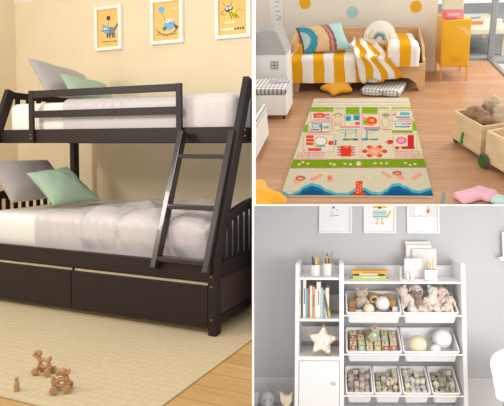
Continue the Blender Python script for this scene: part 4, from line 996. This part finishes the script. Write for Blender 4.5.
# top left bin
inb('ball', MB().ball((0, 0, 0), .066, n=36), pearl, 'large white ball among the wooden toys of the top left bin', 'ball', M11, .085, .13, .0, smooth=True)
inb('ball', MB().ball((0, 0, 0), .050, n=32), ivory, 'cream ball at the front of the wooden toy bin', 'ball', M11, -.042, .066, -.012, smooth=True)
for k, (x, y, z, sx, sy, sz, rz, mm, lb) in enumerate(((-.19, .07, -.05, .05, .05, .06, .2, tan, 'tan wooden brick at the front left of the wooden toy bin'), (-.185, .14, -.03, .05, .05, .08, -.2, tan, 'tall tan brick at the left edge of the wooden toy bin'), (-.13, .06, -.05, .055, .04, .05, .1, pearl, 'white brick at the front of the wooden toy bin'),
                                             (.175, .14, -.01, .05, .05, .09, .1, tan, 'tan brick standing right of the white ball'), (.19, .07, -.035, .045, .045, .07, -.1, pearl, 'white brick at the right end of the wooden toy bin'), (.12, .055, -.07, .09, .03, .03, .0, beech, 'flat beech stick in front of the white ball'),
                                             (.03, .06, -.06, .05, .03, .06, .4, tan, 'tan wedge between the cream and the white ball'), (-.12, .25, -.02, .10, .05, .08, .1, beech, 'beech brick behind the stacked toy bear'), (.02, .25, -.03, .09, .06, .08, -.3, beech, 'beech brick behind the cream ball'), (.14, .25, -.04, .09, .05, .08, .2, beech, 'beech brick behind the white ball'))):
    inb('wooden_brick', MB().cbox((0, 0, 0), sx, sy, sz), mm, lb, 'toy block', M11, x, y, z, (0, 0, rz), bevel=.004)
l, r3 = inbin(M11, -.10, .16, .0); wb = thing('wooden_bear', 'rounded pale wooden bear figure rising from the wooden toy bin', 'toy', B, l)
part('head', MB().ball((0, 0, .075), .058, .035, .042), cardb, wb, smooth=True)
part('body', MB().ball((0, 0, -.01), .066, .04, .06).ball((.045, -.02, -.01), .03, .03, .03), cardb, wb, smooth=True)
parts('ear', [MB().ball((-.04, 0, .112), .016, .012, .016), MB().ball((.04, 0, .112), .016, .012, .016)], cardb, wb, smooth=True)
parts('eye', [MB().ball((-.02, -.034, .082), .005), MB().ball((.02, -.034, .082), .005)], mat('dark_bead', (70, 60, 56), .4), wb, smooth=True)
inb('wooden_ring', MB().tube([(.032 * math.cos(k * PI / 10), 0, .032 * math.sin(k * PI / 10)) for k in range(20)], .011, closed=True), beech, 'beech ring leaning beside the wooden bear', 'toy', M11, .01, .15, .03, smooth=True)
# soft toys heaped in the top right bin
pc = mat('cream_wool', (222, 206, 192), .95, bump=.4, bscale=80, sheen=.3); pg = mat('grey_brown_wool', (150, 134, 118), .95, bump=.4, bscale=80, sheen=.3); pw = mat('off_white_wool', (230, 222, 212), .95, bump=.4, bscale=80, sheen=.3); bead = MATS['dark_bead']
def plush(label, M, x, y, z, rot, m, hr=.045, ears='round', horn=None, sc=1):
    l, r3 = inbin(M, x, y, z, (0, 0, 0)); t = thing('soft_toy', label, 'soft toy', B, l, rot)
    part('body', MB().ball((0, 0, 0), .055 * sc, .045 * sc, .065 * sc, bump=.1), m, t, smooth=True)
    part('head', MB().ball((0, -.015, .085 * sc), hr * sc, hr * .9 * sc, hr * .9 * sc, bump=.06).ball((0, -.05 * sc, .075 * sc), hr * .45 * sc, hr * .5 * sc, hr * .4 * sc), m, t, smooth=True)
    if ears == 'round': parts('ear', [MB().ball((-.035 * sc, -.01, .12 * sc), .016, .01, .016), MB().ball((.035 * sc, -.01, .12 * sc), .016, .01, .016)], m, t, smooth=True)
    else: parts('ear', [MB().ball((-.052 * sc, -.01, .07 * sc), .014, .01, .035, rot=(0, R(20), 0)), MB().ball((.052 * sc, -.01, .07 * sc), .014, .01, .035, rot=(0, R(-20), 0))], m, t, smooth=True)
    parts('eye', [MB().ball((-.015 * sc, -.052 * sc, .092 * sc), .004, n=8), MB().ball((.015 * sc, -.052 * sc, .092 * sc), .004, n=8)], bead, t, smooth=True)
    parts('leg', [MB().tube([(-.03 * sc, -.02, -.03 * sc), (-.045 * sc, -.06 * sc, -.04 * sc)], .018, rs=[.02 * sc, .018 * sc]), MB().tube([(.03 * sc, -.02, -.03 * sc), (.045 * sc, -.06 * sc, -.04 * sc)], .018, rs=[.02 * sc, .018 * sc])], m, t, smooth=True)
    if horn: parts('antler', [MB().tube([(s_ * .012, 0, .115 * sc), (s_ * .03, -.01, .135 * sc), (s_ * .05, -.01, .138 * sc)], .009).ball((s_ * .055, -.015, .145 * sc), .024, .016, .020, bump=.5) for s_ in (-1, 1)], horn, t, smooth=True)
    return t
plush('cream soft toy hanging over the left corner of the soft toy bin', M12, -.19, .17, .01, (0, R(-25), R(-20)), pc, hr=.05)
plush('cream and grey-brown soft toy behind the heap, second from the left', M12, -.11, .235, -.01, (0, R(10), 0), pc, ears='long')
plush('dark grey-brown plush peeking from the middle of the soft toy bin', M12, -.085, .14, -.01, (R(-20), 0, R(10)), pg, sc=.85)
plush('round off-white soft toy in the middle of the soft toy bin', M12, .04, .18, .0, (R(-10), R(5), 0), pw, hr=.048)
plush('cream reindeer soft toy with dark brown antlers at the right of the bin', M12, .135, .19, -.012, (0, R(-4), R(8)), pc, ears='long', horn=mat('dark_horn', (112, 96, 84), .9, bump=.5, bscale=60))
plush('off-white soft toy lying at the front left of the soft toy bin', M12, -.14, .085, -.04, (R(-55), 0, R(15)), pw)
plush('cream round soft toy at the front middle of the soft toy bin', M12, -.03, .09, -.035, (R(-60), 0, R(-10)), pc, sc=1.05)
plush('small off-white soft toy right of the middle at the front of the bin', M12, .07, .085, -.035, (R(-60), 0, R(10)), pw, sc=.9)
plush('cream floppy soft toy at the right front of the soft toy bin', M12, .165, .09, -.02, (R(-30), R(15), R(-10)), pc, ears='long', sc=.9)
# books in the left bay ----------------------------------------------------------------
bl = [(298.6, 1.9, 279.5, (226, 224, 204)), (300.7, 1.1, 280, (90, 96, 92)), (303.0, 3.0, 278.8, (236, 234, 230)), (305.4, 2.3, 289, (110, 180, 184)), (307.6, 1.6, 286.5, (200, 80, 80)), (309.6, 2.2, 286, (224, 226, 216)), (312.2, 2.6, 287, (206, 172, 110)), (314.4, 1.4, 289, (240, 238, 232)), (317.2, 4.0, 282, (238, 236, 234)), (320.4, 1.9, 288, (200, 206, 210)), (322.8, 2.6, 290, (150, 176, 176)), (326.0, 3.4, 288, (236, 230, 220))]
bn_ = ['thin cream book at the far left of the book bay', 'very thin dark book second from the left in the book bay', 'tall white book in the left half of the book bay', 'teal book beside the tall white book', 'thin red book beside the teal book', 'off-white book right of the thin red book', 'olive beige book left of the middle of the book bay', 'thin white book left of the tallest middle book', 'tall thick white book in the middle of the book bay', 'pale grey book right of the thick white book', 'grey teal book in the right half of the book bay', 'thick cream book beside the leaning books']
for k, ((xc, w, top, cc), lb) in enumerate(zip(bl, bn_)):
    y0 = 4.56; p = B.pl(xc, 318, 'y', y0); q = B.pl(xc, top, 'y', y0); wm = w * (y0 + .2) / 500 * .93; h = q.z - .909
    t = thing('book', lb, 'book', B, (p.x + .012, y0, .909), group=None)
    part('cover', MB().box(-wm / 2, -wm / 2 + .0015, 0, .16, 0, h).box(wm / 2 - .0015, wm / 2, 0, .16, 0, h).box(-wm / 2, wm / 2, -.002, 0, 0, h), mat('cover_%d' % k, cc, .6), t)
    part('pages', MB().box(-wm / 2 + .0015, wm / 2 - .0015, 0, .155, .002, h - .003), mat('paper', (236, 230, 216), .8), t)
    if k % 2 == 0 and wm > .012: part('spine_title', MB().box(-wm * .18, wm * .18, -.0028, -.002, h * .35, h * .75), mat('spine_%d' % (k % 4), [(170, 160, 140), (120, 120, 110)][k // 2 % 2], .6), t)
for k, (xb, ang, h, cc, lb) in enumerate(((.017 + -.085, -9, .20, (50, 48, 46), 'black book leaning at the right of the book bay'), (-.048, -14, .185, (226, 186, 70), 'yellow book leaning rightmost in the book bay'))):
    t = thing('book', lb, 'book', B, (xb, 4.56, .912), (0, R(ang), 0))
    part('cover', MB().box(0, .0015, 0, .15, 0, h).box(.0105, .012, 0, .15, 0, h).box(0, .012, -.002, 0, 0, h), mat('lean_%d' % k, cc, .6), t)
    part('pages', MB().box(.0015, .0105, 0, .146, .002, h - .002), MATS['paper'], t)
# star lamp --------------------------------------------------------------------------------
def star2(r0, r1, a0=90): return [((r0 if k % 2 == 0 else r1) * math.cos(R(a0 + 36 * k)), (r0 if k % 2 == 0 else r1) * math.sin(R(a0 + 36 * k))) for k in range(10)]
st = thing('star_lamp', 'star shaped marquee lamp with round bulbs on the left shelf', 'lamp', B, (-.110, 4.535, .592 + .124), (R(-6), R(5), 0))
part('star_back', MB().prism(star2(.140, .068), .005, .014), mat('warm_white_board', (244, 240, 232), .6), st)
P0, P1 = star2(.144, .072), star2(.1395, .069)
mb = MB(); n = 10
vs = [V((x, d, z)) for d in (-.03, .014) for x, z in P0] + [V((x, d, z)) for d in (-.03, .014) for x, z in P1]
mb.add(vs, [(k, (k + 1) % n, n + (k + 1) % n, n + k) for k in range(n)] + [(2 * n + k, 3 * n + k, 3 * n + (k + 1) % n, 2 * n + (k + 1) % n) for k in range(n)] + [(k, 2 * n + k, 2 * n + (k + 1) % n, (k + 1) % n) for k in range(n)])
part('wooden_rim', mb, mat('honey_wood', (222, 184, 128), .5), st)
bulb = mat('warm_bulb', (255, 246, 230), .4, emit=.35)
for x, z in [(0, 0.035)] + [(.098 * math.cos(R(90 + 72 * k)), .098 * math.sin(R(90 + 72 * k))) for k in range(5)] + [(-.035, -.01), (.035, -.015)]:
    part('bulb', MB().ball((x, -.012, z), .015, n=14), bulb, st, smooth=True)
# top of the left bay: cups of pens
cupm = mat('white_ceramic', (238, 236, 236), .4)
def cup(px, w, h, label, y=4.62):
    p = B.pl(px, 276, 'y', y); t = thing('pen_cup', label, 'cup', B, (p.x, y, 1.266)); r0 = w / 2
    mb = MB().lathe([(0, .0), (r0, .0), (r0, h), (r0 - .004, h), (r0 - .004, .006), (0, .006)], n=8); part('cup_body', mb, cupm, t, bevel=.001); return p.x, y
cx, cy = cup(315.3, .085, .098, 'white faceted pen cup with markers, left on the top shelf')
for k, (dx, dz, cc, lb, tp) in enumerate(((-.022, .175, (50, 50, 52), 'black marker in the left pen cup', .008), (-.008, .150, (150, 200, 170), 'pale green marker in the left pen cup', .008), (.006, .165, (220, 210, 180), 'cream marker in the left pen cup', .007), (.02, .17, (240, 180, 40), 'thick yellow marker in the left pen cup', .009), (-.018, .168, (60, 60, 62), 'dark marker at the back of the left pen cup', .006))):
    pencil(B, 'marker', (cx + dx * .7, cy + (k % 2) * .015 - .008, 1.275), (cx + dx * 1.2, cy + (k % 2) * .02 - .008, 1.27 + dz), tp, mat('pen_%d_%d' % (cc[0], k), cc, .4), lb, 'marker', tip=cc)
cx, cy = cup(327.6, .088, .112, 'white faceted pen cup full of pencils and brushes, beside the divider')
for k, (dx, dz, cc, tc) in enumerate(((-.045, .225, (196, 170, 130), (120, 80, 60)), (-.025, .185, (60, 54, 50), (230, 190, 140)), (-.008, .205, (210, 176, 120), (70, 60, 60)), (.01, .19, (50, 48, 48), (230, 190, 140)), (.024, .215, (214, 150, 70), (200, 140, 100)), (.042, .23, (190, 150, 110), (90, 70, 60)), (0, .21, (224, 190, 150), (60, 60, 60)))):
    pencil(B, 'pencil', (cx + dx * .5, cy + (k % 3) * .012 - .012, 1.275), (cx + dx, cy + (k % 3) * .014 - .014, 1.265 + dz), .0045, mat('pcl_%d' % k, cc, .5), 'pencil or brush standing in the fuller white pen cup', 'pencil', 'pencils in the right-hand pen cup', tip=tc)
# books lying on the right top
z = 1.2315
for k, (x0, x1, th, cc, dpt, yy, lb) in enumerate(((350, 390, .012, (206, 214, 180), .17, 4.57, 'pale thin book at the bottom of the lying pile'), (353, 386, .026, (184, 208, 110), .15, 4.575, 'lime green book in the lying pile'), (359, 378, .020, (232, 232, 232), .14, 4.60, 'small white book between the green and orange books'), (352, 388, .022, (236, 168, 50), .15, 4.58, 'orange yellow book on top of the lying pile'))):
    a = B.pl(x0, 280, 'y', yy).x; b = B.pl(x1, 280, 'y', yy).x; t = thing('book', lb, 'book', B, (a, yy, z))
    part('cover', MB().box(0, b - a, 0, dpt, 0, .002).box(0, b - a, 0, dpt, th - .002, th).box(0, b - a, -.001, .001, 0, th), mat('lying_%d' % k, cc, .55), t, bevel=.0005)
    part('pages', MB().box(.003, b - a - .003, .001, dpt - .003, .002, th - .002), MATS['paper'], t)
    if k in (1, 3): part('spine_title', MB().box((b - a) * .3, (b - a) * .8, -.0018, -.001, th * .35, th * .7), mat('ttl_%d' % k, ((236, 230, 180), (196, 110, 30))[k // 2], .6), t)
    z += th + .0005
q = B.pl(371.5, 281, 'y', 4.80)
single('grey_card', MB().box(-.125, .125, 0, .012, 0, .108), mat('light_grey_card', (208, 210, 214), .6), 'light grey card standing behind the pile of lying books', 'card', B, (q.x, 4.80, 1.232), bevel=.002)
# cards and canvases on the right
pan = mat('card_panel', (226, 223, 223), .6); pan2 = mat('card_panel_warm', (232, 224, 218), .6); pan3 = mat('white_canvas', (240, 239, 238), .6)
def panel(x0, x1, ytop, y, m, label, th=.01, base=1.232):
    a = B.pl(x0, 280, 'y', y).x; b = B.pl(x1, 280, 'y', y).x; zt = B.pl(x0, ytop, 'y', y).z
    return single('art_card', MB().box(a, b, y, y + th, base, zt), m, label, 'card', B, bevel=.0015)
panel(405.5, 431, 241.5, 4.835, pan2, 'tall warm white card at the back of the leaning cards')
panel(406.8, 432, 245, 4.80, pan3, 'white canvas in front of the tall warm card', .02)
panel(412.5, 437, 249, 4.765, pan, 'pale grey card leaning right of the other cards')
panel(404.5, 424, 258.5, 4.66, pan, 'front pale grey card standing left of the pencil box')
t = thing('card_tray', 'low white tray under the front grey card', 'tray', B, (0, 0, 0)); a = B.pl(400, 280, 'y', 4.6).x; b = B.pl(424, 280, 'y', 4.6).x
part('tray_base', MB().box(a, b, 4.56, 4.65, 1.232, 1.240), lam, t, bevel=.001); part('tray_end', MB().box(a, a + .006, 4.56, 4.65, 1.240, 1.35), lam, t, bevel=.001)
for k, px in enumerate((407.5, 412)):
    p = B.pl(px, 278, 'y', 4.6); single('bottle', MB().lathe([(0, 0), (.013, 0), (.013, .035), (.006, .042), (.006, .048), (.009, .048), (.009, .062), (0, .062)], n=16), cupm, 'tiny white bottle with a dark lid on the low tray, %s of two' % ('left', 'right')[k], 'bottle', B, (p.x, 4.6, 1.2405), smooth=40)
a = B.pl(425.3, 280, 'y', 4.56).x; b = B.pl(437.3, 280, 'y', 4.56).x; zt = B.pl(425, 270, 'y', 4.56).z
t = thing('pencil_box', 'square white pencil box at the right of the top shelf', 'box', B, ((a + b) / 2, 4.56, 1.232)); w = (b - a) / 2
part('box_body', MB().box(-w, w, 0, .004, 0, zt - 1.232).box(-w, w, .09, .094, 0, zt - 1.232).box(-w, -w + .004, .004, .09, 0, zt - 1.232).box(w - .004, w, .004, .09, 0, zt - 1.232).box(-w, w, 0, .09, 0, .004), cupm, t, bevel=.001)
for k, (dx, dz, cc) in enumerate(((-.035, .17, (220, 190, 120)), (-.02, .19, (226, 170, 70)), (.0, .165, (206, 196, 150)), (.022, .195, (236, 180, 70)))):
    pencil(B, 'pencil', ((a + b) / 2 + dx, 4.60, 1.24), ((a + b) / 2 + dx * 1.1 + .004, 4.61, 1.235 + dz), .0045, mat('bp_%d' % k, cc, .5), 'yellowish pencil standing in the square white pencil box', 'pencil', 'pencils in the square white box')
# framed prints on the grey wall ------------------------------------------------------------
wfm = mat('white_frame', (238, 237, 237), .4)
PW = (236, 236, 236)
def fr3(x0, x1, label, can):
    a = B.pl(x0, 233, 'y', WYB).x; b = B.pl(x1, 233, 'y', WYB).x
    framed(B, a, b, 1.637, 2.06, WYB, label, can, fw=.016, fm=wfm, dp=.025)
c = newcan(PW, 60, 80); k_ = (70, 70, 72)
c.text('YOU', .36, .56, .075, k_, .62); c.text('ARE', .52, .50, .05, k_, .7); c.text('GOOD', .30, .415, .07, k_, .55); c.text('!', .68, .40, .09, k_, .7); c.line(.32, .38, .62, .40, .012, k_); c.rect(.2, .1, .3, .104, (210, 210, 210))
fr3(319, 352, 'white framed print with small black hand lettering on the grey wall', c)
c = newcan(PW, 60, 80); YL = (240, 178, 40)
c.ell(.5, .70, .24, .12, YL); c.poly([(.28, .74), (.30, .88), (.42, .78)], YL); c.poly([(.72, .74), (.70, .88), (.58, .78)], YL); c.rect(.27, .58, .73, .68, YL); c.poly([(.40, .60), (.60, .60), (.55, .54), (.45, .54)], (236, 230, 220)); c.ell(.5, .585, .07, .025, (60, 50, 44))
for k, cc in enumerate([(70, 160, 170), (220, 236, 230)] * 5): c.rect(.26, .32 + k * .022, .74, .342 + k * .022, cc)
c.rect(.40, .20, .44, .32, YL); c.rect(.55, .20, .59, .32, YL); c.rect(.34, .18, .44, .21, YL); c.rect(.55, .18, .65, .21, YL); c.line(.76, .36, .86, .50, .06, YL)
fr3(363.5, 396, 'white framed print of a yellow animal in a teal striped shirt', c)
c = newcan((222, 222, 222), 60, 80); c.rect(0, 0, 1, .36, PW); c.ell(.42, .62, .17, .13, (242, 241, 238)); c.ell(.36, .50, .12, .08, (242, 241, 238)); c.ell(.30, .42, .05, .05, (240, 240, 236)); c.ell(.52, .42, .06, .05, (240, 240, 236)); c.ell(.68, .50, .055, .05, (226, 90, 40)); c.line(.68, .54, .70, .62, .02, (60, 60, 60))
for k in range(12): c.rect(.06 + k * .048, .372, .09 + k * .048, .382, (110, 110, 110))
fr3(406.8, 439.3, 'white framed print of a white creature with an orange dot', c)
# wall shelf at the right
ws = thing('wall_shelf', 'white picture ledge at the right edge of the grey wall', 'shelf', B, (1.55, WYB, 1.39))
part('shelf_board', MB().box(0, .55, -.11, 0, 0, .022), lam, ws, bevel=.002); part('lip', MB().box(0, .55, -.118, -.11, 0, .034), lam, ws, bevel=.001)
t = thing('picture_frame', 'white frame standing on the ledge at the right edge', 'picture', B, (1.595, WYB - .07, 1.413))
part('frame', MB().box(0, .02, 0, .025, 0, .24).box(.18, .2, 0, .025, 0, .24).box(.02, .18, 0, .025, 0, .02).box(.02, .18, 0, .025, .22, .24), wfm, t, bevel=.002); part('backing_board', MB().box(.02, .18, .012, .02, .02, .22), lam, t)
# elephant plush
el = mat('grey_elephant_plush', (168, 166, 166), .95, bump=.5, bscale=90, sheen=.4)
e = thing('toy_elephant', 'grey plush elephant sitting on the floor left of the storage unit', 'soft toy', B, (-.60, 4.60, 0), (0, 0, R(10)))
part('body', MB().ball((0, .03, .095), .085, .075, .095, bump=.05).tube([(-.045, -.03, .035), (-.06, -.11, .03)], .03, rs=[.035, .032]).tube([(.045, -.03, .035), (.06, -.11, .03)], .03, rs=[.035, .032]).tube([(-.07, .0, .13), (-.09, -.05, .07)], .025).tube([(.07, .0, .13), (.09, -.05, .07)], .025), el, e, smooth=True)
part('head', MB().ball((0, -.01, .20), .066, .06, .062).tube([(0, -.055, .195), (0, -.085, .165), (.004, -.095, .12), (.008, -.105, .085), (.010, -.125, .07)], .02, rs=[.03, .026, .021, .017, .015]), el, e, smooth=True)
part('ear', MB().ball((-.092, .0, .205), .048, .014, .058, rot=(0, R(-12), R(18))), el, e, smooth=True)
part('ear', MB().ball((.092, .0, .205), .048, .014, .058, rot=(0, R(12), R(-18))), el, e, smooth=True)
parts('eye', [MB().ball((-.03, -.064, .212), .006, n=10), MB().ball((.03, -.064, .212), .006, n=10)], mat('black_bead', (30, 30, 30), .3), e, smooth=True)
# wooden fox
fx = thing('toy_fox', 'cream pointed-eared fox toy standing between the elephant and the unit', 'toy', B, (-.425, 4.56, 0))
part('body', MB().lathe([(0, 0), (.045, 0), (.052, .03), (.048, .09), (.038, .14), (.034, .17)], n=24), mat('fox_cream', (222, 206, 180), .7), fx, smooth=True)
part('head', MB().prism([(-.055, .275), (-.05, .20), (-.02, .165), (.02, .165), (.05, .20), (.055, .275), (.022, .245), (-.022, .245)], -.03, .02), MATS['fox_cream'], fx, bevel=.006)
part('tail', MB().tube([(-.03, .02, .04), (-.065, -.01, .08), (-.05, -.03, .15), (-.02, -.04, .17)], .014, rs=[.018, .02, .016, .006]), mat('fox_tan', (206, 160, 110), .7), fx, smooth=True)
# white shell chair
ch = thing('shell_chair', 'white moulded chair at the lower right edge of the grey room', 'chair', B, (1.475, 3.95, 0), (0, 0, R(14)))
shellm = mat('white_shell', (214, 214, 215), .35)
def shellf(u, v, o=0):
    a = (u - .5) * 2; ang_ = a * R(75); rr_ = .235 + .03 * v + o
    if v < .45:
        t_ = v / .45; s = t_; return V((math.sin(ang_) * rr_ * (.25 + .75 * s), math.cos(ang_) * rr_ * (.2 + .8 * s) - .02, .40 + .05 * s * s - o))
    t_ = (v - .45) / .55; top = .735 - .10 * abs(a) ** 2.0
    return V((math.sin(ang_) * (rr_), math.cos(ang_) * rr_ + .02 * t_, .45 + (top - .45) * t_))
mb = MB().grid(28, 20, lambda u, v: shellf(u, v)).grid(28, 20, lambda u, v: shellf(u, v, .008))
mb.grid(28, 1, lambda u, v: shellf(u, 1, .008 * v)); mb.grid(20, 1, lambda u, v: shellf(0, u, .008 * v)); mb.grid(20, 1, lambda u, v: shellf(1, u, .008 * v))
part('shell', mb, shellm, ch, smooth=80)
part('seat', MB().lathe([(0, .395), (.17, .395), (.20, .405), (.17, .412), (0, .412)], n=28, o=(0, .05, 0)), shellm, ch, smooth=True)
for sx in (-1, 1):
    for y in (-.06, .16): part('leg', MB().cyl((sx * .10, y + .0, .396), (sx * .19, y + (y - .05) * .6, 0), .014, .009), beech, ch, smooth=True)
# ================================================================== the walls and the slab that part the three rooms
part_m = mat('bright_white_paint', (252, 252, 252), .8)
def rayp(x, y, Y): return EYE + ray(x, y) * Y
class W0: M = Matrix(); clips = []
def slab_between(name, xa, ya, xb, yb, th, off, Y0=2.2, Y1=6.4):   # a flat partition whose middle plane passes where the eye stands
    a0, b0, a1, b1 = rayp(xa, ya, Y0), rayp(xb, yb, Y0), rayp(xa, ya, Y1), rayp(xb, yb, Y1)
    n = (b0 - a0).cross(a1 - a0).normalized() * (th / 2)
    vs = [p + n * s for s in (-1, 1) for p in (a0, b0, b1, a1)]
    mb = MB().add(vs, [(0, 1, 2, 3), (7, 6, 5, 4), (0, 4, 5, 1), (1, 5, 6, 2), (2, 6, 7, 3), (3, 7, 4, 0)])
    struct(name, mb, part_m, W0)
px_ = 2.2 / 500
slab_between('wall_middle', 254.0, -70, 254.0, 205, 3.5 * px_, 0)
slab_between('wall_middle', 253.2, 205, 253.2, 460, 2.1 * px_, 0)
slab_between('ceiling', 253, 205.1, 640, 205.1, 1.7 * px_, 0, Y1=5.4)
# ------------------------------------------------------------------ light
w = bpy.data.worlds.new('world'); bpy.context.scene.world = w; w.use_nodes = True
w.node_tree.nodes['Background'].inputs[0].default_value = (1.0, 0.97, 0.93, 1); w.node_tree.nodes['Background'].inputs[1].default_value = WS
def area(name, loc, tgt, size, power, col, sy=None):
    l = bpy.data.lights.new(name, 'AREA'); l.shape = 'RECTANGLE'; l.size = size; l.size_y = sy or size; l.energy = power; l.color = col
    o = bpy.data.objects.new(name, l); C.objects.link(o); o.location = loc; d = V(tgt) - V(loc); o.rotation_euler = d.to_track_quat('-Z', 'Y').to_euler(); return o
area('bedroom_window_light', L.M @ V((-2.7, -2.1, 2.2)), L.M @ V((-.5, 1.2, 1.0)), .5, 38, (1, .94, .85))
area('bedroom_right_fill', L.M @ V((-.2, -1.9, 2.5)), L.M @ V((-.1, 1.3, 1.2)), .5, 24, (1, .94, .86))  # added weaker fill with no fixture, brightens the right of the bedroom wall
area('playroom_window_light', T.M @ V((3.0, 6.0, 1.9)), T.M @ V((.2, 4.6, 0)), 1.2, 95, (1, .95, .88))
area('nursery_window_light', B.M @ V((1.75, 2.3, 1.15)), B.M @ V((.3, 4.8, .8)), 1.1, 36, (1, .985, .98), sy=.9)
vs = bpy.context.scene.view_settings; vs.view_transform = 'Standard'; vs.look = 'None'; vs.exposure = 0; vs.gamma = 1; vs.use_curve_mapping = False
